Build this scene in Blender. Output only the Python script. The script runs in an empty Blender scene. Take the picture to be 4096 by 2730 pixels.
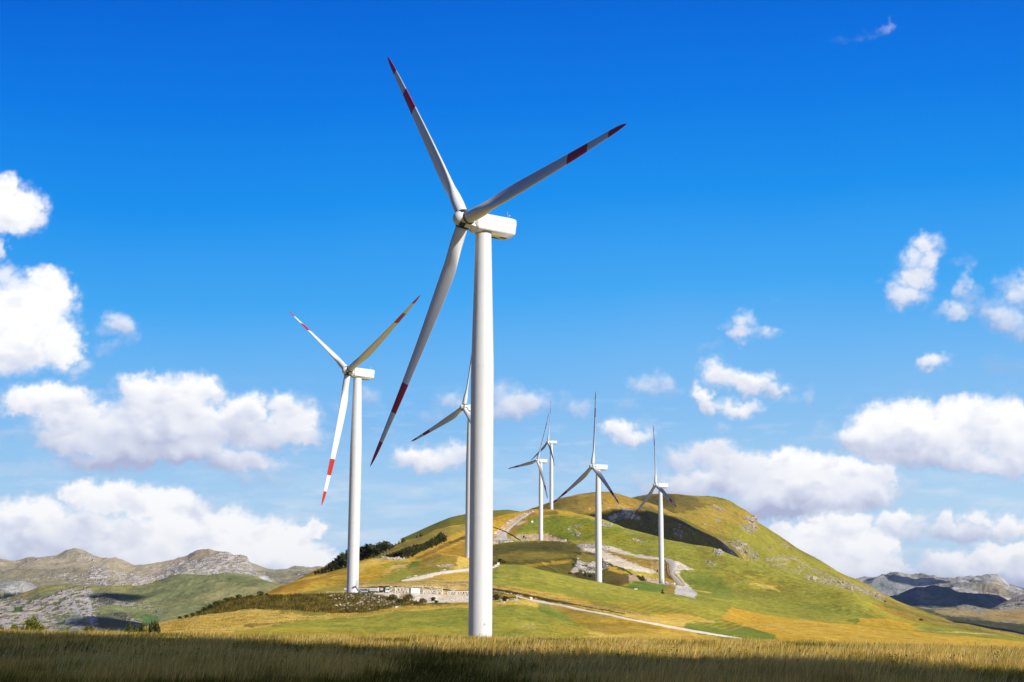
import bpy, math, random
import numpy as np
from mathutils import Matrix, Vector

random.seed(7)
RNG = np.random.default_rng(11)
scene = bpy.context.scene
COL = scene.collection

# ------------------------------------------------------------------ camera
FPX, W0, H0 = 6000.0, 4096.0, 2730.0          # focal length in photo pixels
PITCH = math.atan(1129.5 / 6000.0)
ROLL = 0.0044
cam_data = bpy.data.cameras.new("camera")
cam = bpy.data.objects.new("camera", cam_data)
COL.objects.link(cam)
cam_data.sensor_width = 36.0
cam_data.lens = 36.0 * FPX / W0
cam_data.clip_start = 0.5
cam_data.clip_end = 200000.0
cam.matrix_world = Matrix.Rotation(math.pi / 2 + PITCH, 4, 'X') @ Matrix.Rotation(ROLL, 4, 'Z')
scene.camera = cam

# ------------------------------------------------------------------ sky light, sun, exposure
SUN_EL = math.radians(32.0)
SUN_DIR = Vector((0.77 * math.cos(SUN_EL), -0.64 * math.cos(SUN_EL), math.sin(SUN_EL))).normalized()
world = bpy.data.worlds.new("World")
scene.world = world
world.use_nodes = True
wn = world.node_tree
wn.nodes.clear()
w_out = wn.nodes.new('ShaderNodeOutputWorld')
w_bg = wn.nodes.new('ShaderNodeBackground')
w_sky = wn.nodes.new('ShaderNodeTexSky')
w_sky.sky_type = 'NISHITA'
w_sky.sun_disc = False
w_sky.sun_elevation = SUN_EL
w_sky.sun_rotation = math.atan2(SUN_DIR.x, SUN_DIR.y)
w_sky.altitude = 1400
w_sky.dust_density = 0.4
w_hs = wn.nodes.new('ShaderNodeHueSaturation')
w_hs.inputs['Saturation'].default_value = 1.35
w_hs.inputs['Value'].default_value = 1.0
w_bg.inputs['Strength'].default_value = 0.05
wn.links.new(w_sky.outputs[0], w_hs.inputs['Color'])
w_tint = wn.nodes.new('ShaderNodeVectorMath'); w_tint.operation = 'MULTIPLY'
w_tint.inputs[1].default_value = (0.36, 0.62, 1.15)       # the deep polarised blue of this sky
wn.links.new(w_hs.outputs[0], w_tint.inputs[0])
wn.links.new(w_tint.outputs[0], w_bg.inputs['Color'])
wn.links.new(w_bg.outputs[0], w_out.inputs[0])

sun_data = bpy.data.lights.new("sun", 'SUN')
sun_data.energy = 5.0
sun_data.angle = math.radians(0.53)
sun_data.color = (1.0, 0.955, 0.88)
sun = bpy.data.objects.new("sun", sun_data)
COL.objects.link(sun)
sun.rotation_euler = SUN_DIR.to_track_quat('Z', 'Y').to_euler()

scene.view_settings.view_transform = 'Standard'
scene.view_settings.look = 'None'
scene.view_settings.exposure = 0.2
scene.view_settings.gamma = 1.0
scene.view_settings.use_curve_mapping = False

# ------------------------------------------------------------------ numeric helpers
CP, SP = math.cos(PITCH), math.sin(PITCH)


def ray(u, v):
    """photo pixel -> (x/y, z/y) of its ray"""
    X = np.asarray(u, float) - W0 / 2
    Y = np.asarray(v, float) - H0 / 2
    X, Y = X + ROLL * Y, Y - ROLL * X
    xc, yc = X / FPX, -Y / FPX
    ry = CP - SP * yc
    return xc / ry, (SP + CP * yc) / ry


def project(x, y, z):
    dep = y * CP + z * SP
    up = -y * SP + z * CP
    X, Y = FPX * x / dep, -FPX * up / dep
    return W0 / 2 + X - ROLL * Y, H0 / 2 + Y + ROLL * X


def _hash(ix, iy, seed):
    h = (ix * 374761393 + iy * 668265263 + seed * 1442695041) & 0xFFFFFFFF
    h = ((h ^ (h >> 13)) * 1274126177) & 0xFFFFFFFF
    h = ((h ^ (h >> 16)) * 2246822519) & 0xFFFFFFFF
    h = h ^ (h >> 15)
    return (h & 0xFFFFFF) / float(0xFFFFFF)


def vnoise(x, y, seed=0):
    """gradient noise, about -1..1"""
    x = np.asarray(x, float); y = np.asarray(y, float)
    ix = np.floor(x).astype(np.int64); iy = np.floor(y).astype(np.int64)
    fx = x - ix; fy = y - iy
    sx = fx * fx * fx * (fx * (fx * 6 - 15) + 10)
    sy = fy * fy * fy * (fy * (fy * 6 - 15) + 10)

    def g(dx, dy):
        a = _hash(ix + dx, iy + dy, seed) * 2 * np.pi
        return np.cos(a) * (fx - dx) + np.sin(a) * (fy - dy)
    a = g(0, 0) * (1 - sx) + g(1, 0) * sx
    b = g(0, 1) * (1 - sx) + g(1, 1) * sx
    return (a * (1 - sy) + b * sy) * 1.5


def fbm(x, y, seed=0, octs=5, gain=0.5, lac=2.03):
    out = 0.0; amp = 1.0; tot = 0.0
    for o in range(octs):
        out = out + amp * vnoise(x, y, seed + o * 17)
        tot += amp
        x = x * lac + 13.7; y = y * lac - 7.1; amp *= gain
    return out / tot * 1.3


def ridged(x, y, seed=0, octs=5, gain=0.55):
    out = 0.0; amp = 1.0; tot = 0.0
    for o in range(octs):
        n = 1 - np.abs(vnoise(x, y, seed + o * 23)) * 1.6
        out = out + amp * n
        tot += amp
        x = x * 2.07 + 5.3; y = y * 2.07 + 3.1; amp *= gain
    return out / tot


def sstep(a, b, x):
    t = np.clip((x - a) / (b - a), 0, 1)
    return t * t * (3 - 2 * t)


def in_poly(px, py, poly):
    inside = np.zeros(px.shape, bool)
    n = len(poly)
    for i in range(n):
        x1, y1 = poly[i]; x2, y2 = poly[(i + 1) % n]
        if y1 == y2:
            continue
        c = ((y1 > py) != (y2 > py)) & (px < (x2 - x1) * (py - y1) / (y2 - y1) + x1)
        inside ^= c
    return inside


# ------------------------------------------------------------------ mesh / object helpers
def np_mesh(name, verts, faces, mat, colors=None, smooth=True, attrs=None):
    """verts (n,3), faces (m,k) numpy -> mesh datablock"""
    me = bpy.data.meshes.new(name)
    n, (m, k) = len(verts), faces.shape
    me.vertices.add(n)
    me.vertices.foreach_set('co', np.ascontiguousarray(verts, np.float32).ravel())
    me.loops.add(m * k)
    me.loops.foreach_set('vertex_index', np.ascontiguousarray(faces, np.int32).ravel())
    me.polygons.add(m)
    me.polygons.foreach_set('loop_start', np.arange(0, m * k, k, dtype=np.int32))
    me.polygons.foreach_set('loop_total', np.full(m, k, np.int32))
    me.polygons.foreach_set('use_smooth', np.full(m, smooth, bool))
    me.update(calc_edges=True)
    if colors is not None:
        a = me.color_attributes.new('Col', 'FLOAT_COLOR', 'POINT')
        c4 = np.ones((n, 4), np.float32); c4[:, :3] = colors
        a.data.foreach_set('color', c4.ravel())
    for nm, arr in (attrs or {}).items():
        a = me.attributes.new(nm, 'FLOAT', 'POINT')
        a.data.foreach_set('value', np.ascontiguousarray(arr, np.float32))
    me.materials.append(mat)
    return me


def link(name, me, parent=None, **props):
    o = bpy.data.objects.new(name, me)
    COL.objects.link(o)
    if parent is not None:
        o.parent = parent
    for k, v in props.items():
        o[k] = v
    return o


def thing(name, label, cat, loc=(0, 0, 0), rz=0.0, group=None):
    o = bpy.data.objects.new(name, None)
    COL.objects.link(o)
    o.location = loc
    o.rotation_euler = (0, 0, rz)
    o.empty_display_size = 1.0
    o['label'] = label
    o['category'] = cat
    if group:
        o['group'] = group
    return o


def tag(o, label, cat, group=None):
    o['label'] = label
    o['category'] = cat
    if group:
        o['group'] = group
    return o


class MB:
    """collects simple shapes into ONE mesh"""
    def __init__(self):
        self.v = []; self.f = []; self.mi = []; self.sm = []

    def add(self, vs, fs, mi=0, smooth=False):
        b = len(self.v)
        self.v += [tuple(p) for p in vs]
        self.f += [tuple(b + i for i in f) for f in fs]
        self.mi += [mi] * len(fs); self.sm += [smooth] * len(fs)

    def box(self, c, s, mi=0, M=None):
        vs = [Vector((c[0] + dx * s[0] / 2, c[1] + dy * s[1] / 2, c[2] + dz * s[2] / 2))
              for dz in (-1, 1) for dy in (-1, 1) for dx in (-1, 1)]
        if M is not None:
            vs = [M @ p for p in vs]
        self.add(vs, [(0, 2, 3, 1), (4, 5, 7, 6), (0, 1, 5, 4), (2, 6, 7, 3), (0, 4, 6, 2), (1, 3, 7, 5)], mi)

    def tube(self, a, b, r0, r1=None, n=8, mi=0, cap=True):
        r1 = r0 if r1 is None else r1
        a = Vector(a); b = Vector(b)
        d = (b - a).normalized()
        x = d.orthogonal().normalized(); y = d.cross(x)
        vs = []
        for (p, r) in ((a, r0), (b, r1)):
            for i in range(n):
                t = 2 * math.pi * i / n
                vs.append(p + x * (r * math.cos(t)) + y * (r * math.sin(t)))
        fs = [(i, (i + 1) % n, n + (i + 1) % n, n + i) for i in range(n)]
        self.add(vs, fs, mi, True)
        if cap:
            self.add(vs, [tuple(range(n - 1, -1, -1)), tuple(range(n, 2 * n))], mi)

    def rings(self, rings, mi=0, cap0=True, cap1=True, smooth=True):
        n = len(rings[0]); vs = [p for r in rings for p in r]
        fs = []
        for k in range(len(rings) - 1):
            for i in range(n):
                fs.append((k * n + i, k * n + (i + 1) % n, (k + 1) * n + (i + 1) % n, (k + 1) * n + i))
        self.add(vs, fs, mi, smooth)
        if cap0:
            self.add(rings[0], [tuple(range(n - 1, -1, -1))], mi)
        if cap1:
            self.add(rings[-1], [tuple(range(n))], mi)

    def mesh(self, name, mats):
        me = bpy.data.meshes.new(name)
        me.from_pydata(self.v, [], self.f)
        if not isinstance(mats, (list, tuple)):
            mats = [mats]
        for m in mats:
            me.materials.append(m)
        me.polygons.foreach_set('material_index', self.mi)
        me.polygons.foreach_set('use_smooth', self.sm)
        me.update()
        return me


# ------------------------------------------------------------------ materials
def new_mat(name):
    m = bpy.data.materials.new(name)
    m.use_nodes = True
    nt = m.node_tree
    b = nt.nodes['Principled BSDF']
    return m, nt, b


def paint_mat(name, col, rough=0.4, var=0.06, scale=0.6, spec=0.5, streak=True, metallic=0.0):
    m, nt, b = new_mat(name)
    tc = nt.nodes.new('ShaderNodeTexCoord')
    mp = nt.nodes.new('ShaderNodeMapping')
    mp.inputs['Scale'].default_value = (scale * 3, scale * 3, scale * (0.35 if streak else 3))
    nz = nt.nodes.new('ShaderNodeTexNoise')
    nz.inputs['Scale'].default_value = 1.0
    nz.inputs['Detail'].default_value = 6
    mr = nt.nodes.new('ShaderNodeMapRange')
    mr.inputs['From Min'].default_value = 0.3
    mr.inputs['From Max'].default_value = 0.7
    mr.inputs['To Min'].default_value = 1 - var
    mr.inputs['To Max'].default_value = 1.0
    mx = nt.nodes.new('ShaderNodeVectorMath'); mx.operation = 'SCALE'
    mx.inputs[0].default_value = col
    nt.links.new(tc.outputs['Object'], mp.inputs['Vector'])
    nt.links.new(mp.outputs[0], nz.inputs['Vector'])
    nt.links.new(nz.outputs['Fac'], mr.inputs['Value'])
    nt.links.new(mr.outputs[0], mx.inputs['Scale'])
    nt.links.new(mx.outputs[0], b.inputs['Base Color'])
    b.inputs['Roughness'].default_value = rough
    b.inputs['Specular IOR Level'].default_value = spec
    b.inputs['Metallic'].default_value = metallic
    return m


def attr_mat(name, rough=0.95, noise=(), bump=None, spec=0.1, trans=0.0, bump_attr=None):
    """colour from the 'Col' attribute times noises [(scale, lo, hi, detail, stretch)]"""
    m, nt, b = new_mat(name)
    at = nt.nodes.new('ShaderNodeAttribute'); at.attribute_name = 'Col'
    cur = at.outputs['Color']
    tc = nt.nodes.new('ShaderNodeTexCoord')
    for (sc, lo, hi, det, st) in noise:
        mp = nt.nodes.new('ShaderNodeMapping')
        mp.inputs['Scale'].default_value = (st[0], st[1], st[2])
        nz = nt.nodes.new('ShaderNodeTexNoise')
        nz.inputs['Scale'].default_value = sc
        nz.inputs['Detail'].default_value = det
        nz.inputs['Roughness'].default_value = 0.65
        mr = nt.nodes.new('ShaderNodeMapRange')
        mr.inputs['From Min'].default_value = 0.3
        mr.inputs['From Max'].default_value = 0.7
        mr.inputs['To Min'].default_value = lo
        mr.inputs['To Max'].default_value = hi
        vs = nt.nodes.new('ShaderNodeVectorMath'); vs.operation = 'SCALE'
        nt.links.new(tc.outputs['Object'], mp.inputs['Vector'])
        nt.links.new(mp.outputs[0], nz.inputs['Vector'])
        nt.links.new(nz.outputs['Fac'], mr.inputs['Value'])
        nt.links.new(cur, vs.inputs[0])
        nt.links.new(mr.outputs[0], vs.inputs['Scale'])
        cur = vs.outputs[0]
    nt.links.new(cur, b.inputs['Base Color'])
    b.inputs['Roughness'].default_value = rough
    b.inputs['Specular IOR Level'].default_value = spec
    if bump:
        bs, bd = bump
        nz = nt.nodes.new('ShaderNodeTexNoise')
        nz.inputs['Scale'].default_value = bs
        nz.inputs['Detail'].default_value = 8
        nz.inputs['Roughness'].default_value = 0.7
        nt.links.new(tc.outputs['Object'], nz.inputs['Vector'])
        bp = nt.nodes.new('ShaderNodeBump')
        bp.inputs['Strength'].default_value = 1.0
        bp.inputs['Distance'].default_value = bd
        h = nz.outputs['Fac']
        if bump_attr:
            ra = nt.nodes.new('ShaderNodeAttribute'); ra.attribute_name = bump_attr
            mm = nt.nodes.new('ShaderNodeMath'); mm.operation = 'MULTIPLY_ADD'
            mm.inputs[1].default_value = 2.2; mm.inputs[2].default_value = 1.0
            nt.links.new(ra.outputs['Fac'], mm.inputs[0])
            ml = nt.nodes.new('ShaderNodeMath'); ml.operation = 'MULTIPLY'
            nt.links.new(mm.outputs[0], ml.inputs[0]); nt.links.new(h, ml.inputs[1])
            h = ml.outputs[0]
        nt.links.new(h, bp.inputs['Height'])
        nt.links.new(bp.outputs[0], b.inputs['Normal'])
    if trans > 0:
        tr = nt.nodes.new('ShaderNodeBsdfTranslucent')
        mix = nt.nodes.new('ShaderNodeMixShader')
        mix.inputs[0].default_value = trans
        out = nt.nodes['Material Output']
        nt.links.new(cur, tr.inputs['Color'])
        nt.links.new(b.outputs[0], mix.inputs[1])
        nt.links.new(tr.outputs[0], mix.inputs[2])
        nt.links.new(mix.outputs[0], out.inputs['Surface'])
    return m


M_white = paint_mat('turbine_white_paint', (0.76, 0.76, 0.75), 0.38, 0.07)
M_red = paint_mat('blade_red_paint', (0.50, 0.028, 0.015), 0.4, 0.1)
M_dark = paint_mat('dark_metal', (0.03, 0.03, 0.035), 0.5, 0.2, 2)
M_grey = paint_mat('grey_metal', (0.5, 0.51, 0.52), 0.45, 0.15, 2)
M_cream = paint_mat('cream_metal_paint', (0.84, 0.77, 0.62), 0.5, 0.15, 2)
M_box = paint_mat('white_sheet_metal', (0.82, 0.82, 0.80), 0.45, 0.08, 2)
M_crane = paint_mat('pale_grey_vehicle_paint', (0.60, 0.56, 0.52), 0.4, 0.15, 1.5)
M_glass = paint_mat('cab_glass', (0.02, 0.07, 0.05), 0.08, 0.1, 2, 0.8)
M_rubber = paint_mat('rubber', (0.02, 0.02, 0.022), 0.8, 0.3, 3)
M_yellow = paint_mat('yellow_paint', (0.85, 0.48, 0.01), 0.5, 0.25, 2)
M_orange = paint_mat('orange_cloth', (0.65, 0.2, 0.03), 0.7, 0.25, 2)
M_sign = paint_mat('sign_white', (0.85, 0.86, 0.86), 0.5, 0.05, 2)
M_blue = paint_mat('sign_blue_print', (0.12, 0.35, 0.55), 0.5, 0.05, 2)
M_bark = paint_mat('bark', (0.10, 0.075, 0.05), 0.9, 0.5, 3)

M_land = attr_mat('grassland', 0.95, [(0.35, 0.72, 1.16, 9, (1, .6, 1)), (1.6, 0.82, 1.1, 4, (1, 1, 1)), (0.05, 0.88, 1.08, 4, (1, 0.5, 1))],
                  (0.5, 0.25), 0.05)
M_hill = attr_mat('hill_grass', 0.95, [(0.20, 0.62, 1.22, 9, (1, 1, 1)), (0.9, 0.8, 1.12, 4, (1, 1, 1)), (0.03, 0.88, 1.10, 5, (1, 0.5, 1))],
                  (0.22, 1.2), 0.05, bump_attr='rock')
M_mount = attr_mat('mountain', 0.95, [(0.07, 0.70, 1.18, 9, (1, 1, 1)), (0.012, 0.88, 1.10, 5, (1, 1, 1))],
                   (0.045, 6.0), 0.05, bump_attr='rock')
M_road = attr_mat('road_surface', 0.95, [(0.6, 0.85, 1.08, 6, (1, 1, 1))], (1.5, 0.08), 0.05)
M_leaf = attr_mat('foliage', 0.75, [(0.8, 0.7, 1.2, 3, (1, 1, 1))], None, 0.2, trans=0.25)
M_blade = attr_mat('grass_blades', 0.8, [], None, 0.15, trans=0.35)
M_rock = attr_mat('limestone', 0.9, [(2.0, 0.75, 1.1, 6, (1, 1, 1))], (2.0, 0.1), 0.1)

# palette (linear base colours)
GOLD = (0.66, 0.40, 0.04); GOLD2 = (0.76, 0.53, 0.11); STRAW = (0.78, 0.59, 0.22)
GREEN = (0.345, 0.335, 0.045); GREEN2 = (0.19, 0.26, 0.035); LIME = (0.46, 0.41, 0.055)
OLIVE = (0.15, 0.125, 0.02); OLIVE2 = (0.26, 0.21, 0.032); BROWN = (0.30, 0.18, 0.04)
GRAVEL = (0.86, 0.74, 0.56); DARKB = (0.045, 0.04, 0.015)
ROCKC = (0.53, 0.465, 0.385); EARTH = (0.66, 0.47, 0.27); ASPH = (0.48, 0.42, 0.38)

SHEETS = {}


def surf(u, v, tol=4.0):
    """front-most terrain point seen at a photo pixel"""
    best = None
    for s in SHEETS.values():
        if not (s.a[0] < ray(u, v)[0] < s.a[-1]):
            continue
        p = s.at(u, v)
        pu, pv = project(*p)
        if abs(pv - v) < tol and (best is None or p[1] < best[1]):
            best = p
    return best


def top_z(x, y):
    z = float(ground_h(x, y))
    for s in SHEETS.values():
        if s.a[0] < x / y < s.a[-1]:
            i = int((x / y - s.a[0]) / (s.a[1] - s.a[0]))
            if s.D[0, i] < y < s.D[-1, i]:
                z = max(z, s.h(x, y))
    return z


# ------------------------------------------------------------------ terrain sheets
class Sheet:
    """height field over (x/y, distance): ridge lines read off the photo, each at its own real distance"""
    def __init__(self, name, rows, umin, umax, du, smooth_u=10, amp=0.6, nscale=30.0, drop=(0.16, 0.05), seed=1,
                 ease=None, ridge_amp=0.0, ridge_scale=100.0, sharp=()):
        # rows: list of (dist or [(u,d)..], [(u,v)..] , nseg to next)
        a0 = ray(umin, 2300)[0]; a1 = ray(umax, 2300)[0]
        na = int((umax - umin) / du) + 1
        self.a = np.linspace(a0, a1, na)
        D = []; S = []; segs = []
        k = max(1, int(smooth_u / du))
        ker = np.hanning(2 * k + 3)[1:-1]; ker /= ker.sum()
        for i, (dspec, vspec, nseg) in enumerate(rows):
            us = np.array([p[0] for p in vspec], float); vs = np.array([p[1] for p in vspec], float)
            uu = np.arange(us[0], us[-1] + 1, 4.0) if len(us) > 1 else us
            vv = np.interp(uu, us, vs)
            if np.isscalar(dspec):
                dd = np.full(uu.shape, float(dspec))
            else:
                dd = np.interp(uu, [p[0] for p in dspec], [p[1] for p in dspec])
            aa, ss = ray(uu, vv)
            o = np.argsort(aa)
            s_ = np.interp(self.a, aa[o], ss[o]); d_ = np.interp(self.a, aa[o], dd[o])
            kk = ker if i not in sharp else np.hanning(5)[1:-1] / np.hanning(5)[1:-1].sum()
            pad = len(kk) // 2
            s_ = np.convolve(np.pad(s_, pad, 'edge'), kk, 'valid')
            kd = int(70 / du); kw = np.hanning(2 * kd + 3)[1:-1]; kw /= kw.sum()
            d_ = np.convolve(np.pad(d_, kd, 'edge'), kw, 'valid')
            D.append(d_); S.append(s_); segs.append(nseg)
        # hidden back slope behind the last row
        dl, sl = D[-1], S[-1]
        zl = dl * sl
        D.append(dl * (1 + drop[0] * 0.3)); S.append((zl - dl * drop[1] * 0.35) / D[-1]); segs[-1] = 8
        D.append(dl * (1 + drop[0])); S.append((zl - dl * drop[1] * 2.0) / D[-1]); segs.append(6)
        D.append(dl * (1 + drop[0] * 3)); S.append((zl - dl * drop[1] * 6) / D[-1]); segs.append(1)
        D = np.array(D); Z = D * np.array(S)
        gd = []; gz = []
        K = len(D)
        for k_ in range(K - 1):
            n = segs[k_]
            p0 = Z[max(k_ - 1, 0)]; p1 = Z[k_]; p2 = Z[k_ + 1]; p3 = Z[min(k_ + 2, K - 1)]
            d0 = D[max(k_ - 1, 0)]; d1 = D[k_]; d2 = D[k_ + 1]; d3 = D[min(k_ + 2, K - 1)]
            h = np.maximum(d2 - d1, 1e-3)
            hp = np.maximum(d1 - d0, 1e-3); hn = np.maximum(d3 - d2, 1e-3)
            sl0 = (p1 - p0) / hp; slm = (p2 - p1) / h; sl3 = (p3 - p2) / hn

            def lim(a, b):
                m = np.where(a * b > 0, 2 * a * b / (a + b + 1e-12), 0.0)
                return m
            m1 = lim(sl0, slm) if k_ > 0 else slm
            m2 = lim(slm, sl3) if k_ < K - 2 else slm
            for j in range(n):
                t = j / n
                h00 = 2 * t**3 - 3 * t**2 + 1; h10 = t**3 - 2 * t**2 + t
                h01 = -2 * t**3 + 3 * t**2; h11 = t**3 - t**2
                gd.append(d1 + (d2 - d1) * t)
                gz.append(h00 * p1 + h10 * h * m1 + h01 * p2 + h11 * h * m2)
        gd.append(D[-1]); gz.append(Z[-1])
        self.D = np.array(gd); self.Z = np.array(gz)
        X = self.D * self.a[None, :]
        if amp:
            self.Z = self.Z + amp * fbm(X / nscale, self.D / nscale, seed, 5)
        if ridge_amp:
            self.Z = self.Z + ridge_amp * (ridged(X / ridge_scale, self.D / ridge_scale, seed + 5) - 0.55)
        self.name = name
        self.X = X
        self.col = np.zeros(self.Z.shape + (3,), np.float32)
        self.rock = np.zeros(self.Z.shape, np.float32)
        SHEETS[name] = self

    def prep(self):
        self.U, self.V = project(self.X, self.D, self.Z)

    def h(self, x, y):
        a = np.atleast_1d(np.asarray(x, float) / np.asarray(y, float)); y = np.atleast_1d(np.asarray(y, float))
        fi = (a - self.a[0]) / (self.a[1] - self.a[0])
        out = np.zeros(a.shape)
        for n in range(len(a)):
            i = int(np.clip(np.floor(fi[n]), 0, len(self.a) - 2)); t = np.clip(fi[n] - i, 0, 1)
            z0 = np.interp(y[n], self.D[:, i], self.Z[:, i]); z1 = np.interp(y[n], self.D[:, i + 1], self.Z[:, i + 1])
            out[n] = z0 * (1 - t) + z1 * t
        return out if len(out) > 1 else float(out[0])

    def at(self, u, v):
        """nearest visible surface point for a photo pixel -> (x,y,z)"""
        i0 = int(np.clip(np.searchsorted(self.U[len(self.U) // 3], u), 3, len(self.a) - 4))
        sl = slice(max(0, i0 - 25), min(len(self.a), i0 + 25))
        e = (self.U[:, sl] - u) ** 2 + (self.V[:, sl] - v) ** 2
        e2 = np.where(e < e.min() + 12, self.D[:, sl] + 3 * e, 1e9)
        j, i = np.unravel_index(np.argmin(e2), e2.shape)
        i += sl.start
        d = self.D[j, i]; s = self.Z[j, i] / d
        a = ray(u, v)[0]
        return (a * d, d, self.h(a * d, d))

    def pad(self, x, y, z, r, flat=0.6):
        """level a turbine pad"""
        dx = self.X - x; dy = self.D - y
        w = np.exp(-np.maximum(np.hypot(dx, dy * 0.8) - r * flat, 0) ** 2 / (2 * (r * 0.5) ** 2))
        self.Z = self.Z * (1 - w) + z * w

    def fill(self, c):
        self.col[...] = c

    def paint(self, poly, c, a=1.0, rag=6.0, cover=None, cscale=30.0, seed=0, rock=None, feather=0.0):
        us = [p[0] for p in poly]; vs = [p[1] for p in poly]
        m = (self.U > min(us) - rag * 3) & (self.U < max(us) + rag * 3) & (self.V > min(vs) - rag * 3) & (self.V < max(vs) + rag * 3)
        if not m.any():
            return
        x = self.X[m]; y = self.D[m]; z = self.Z[m]
        U = self.U[m]; V = self.V[m]
        sc = np.median(y) / FPX          # metres per photo pixel here
        g = 26 * sc
        q1 = x / g; q2 = (y * 0.35 + z * 1.5) / g
        n1 = fbm(q1, q2, seed + 3, 4); n2 = fbm(q1, q2, seed + 31, 4)
        n3 = fbm(q1 * .3, q2 * .3, seed + 51, 3); n4 = fbm(q1 * .3, q2 * .3, seed + 61, 3)
        K = 4
        w = 0.0
        for k in range(K):
            ju = U + n1 * rag * 1.6 + n3 * rag * 2.2 + (RNG.normal(size=U.shape) * (feather or rag * 0.35))
            jv = V + n2 * rag * 0.9 + n4 * rag * 0.9 + (RNG.normal(size=U.shape) * (feather or rag * 0.35) * 0.6)
            w = w + in_poly(ju, jv, poly)
        w = w / K * a
        if cover is not None:
            cs = cscale * sc
            n = fbm(x / cs, (y * 0.3 + z * 2.2) / cs, seed + 77, 5)
            t = 1 - 2 * cover
            w = w * sstep(t * 0.55 - 0.12, t * 0.55 + 0.12, n)
        self.col[m] = self.col[m] * (1 - w[:, None]) + np.array(c, np.float32) * w[:, None]
        if rock is not None:
            self.rock[m] = self.rock[m] * (1 - w) + rock * w

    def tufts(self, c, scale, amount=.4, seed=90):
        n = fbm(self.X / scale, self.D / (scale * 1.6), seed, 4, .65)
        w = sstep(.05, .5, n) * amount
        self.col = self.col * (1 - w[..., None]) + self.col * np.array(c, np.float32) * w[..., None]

    def mottle(self, c, amount=0.5, scale=60.0, thr=0.0, seed=5, rock=None, mask=None, stretch=0.4, soft=0.25):
        n = fbm(self.X / scale, (self.D * stretch + self.Z * 1.5) / scale, seed, 6)
        w = sstep(thr - soft, thr + soft, n) * amount
        if mask is not None:
            w = w * mask
        self.col = self.col * (1 - w[..., None]) + np.array(c, np.float32) * w[..., None]
        if rock is not None:
            self.rock = self.rock * (1 - w) + rock * w

    def build(self, objname, mat, kind='structure'):
        r, c = self.Z.shape
        verts = np.stack([self.X, self.D, self.Z], -1).reshape(-1, 3)
        idx = np.arange(r * c).reshape(r, c)
        f = np.stack([idx[:-1, :-1], idx[:-1, 1:], idx[1:, 1:], idx[1:, :-1]], -1).reshape(-1, 4)
        me = np_mesh(objname, verts, f, mat, np.clip(self.col.reshape(-1, 3), 0, 1), True, {'rock': self.rock.ravel()})
        return link(objname, me, kind=kind)

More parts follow.
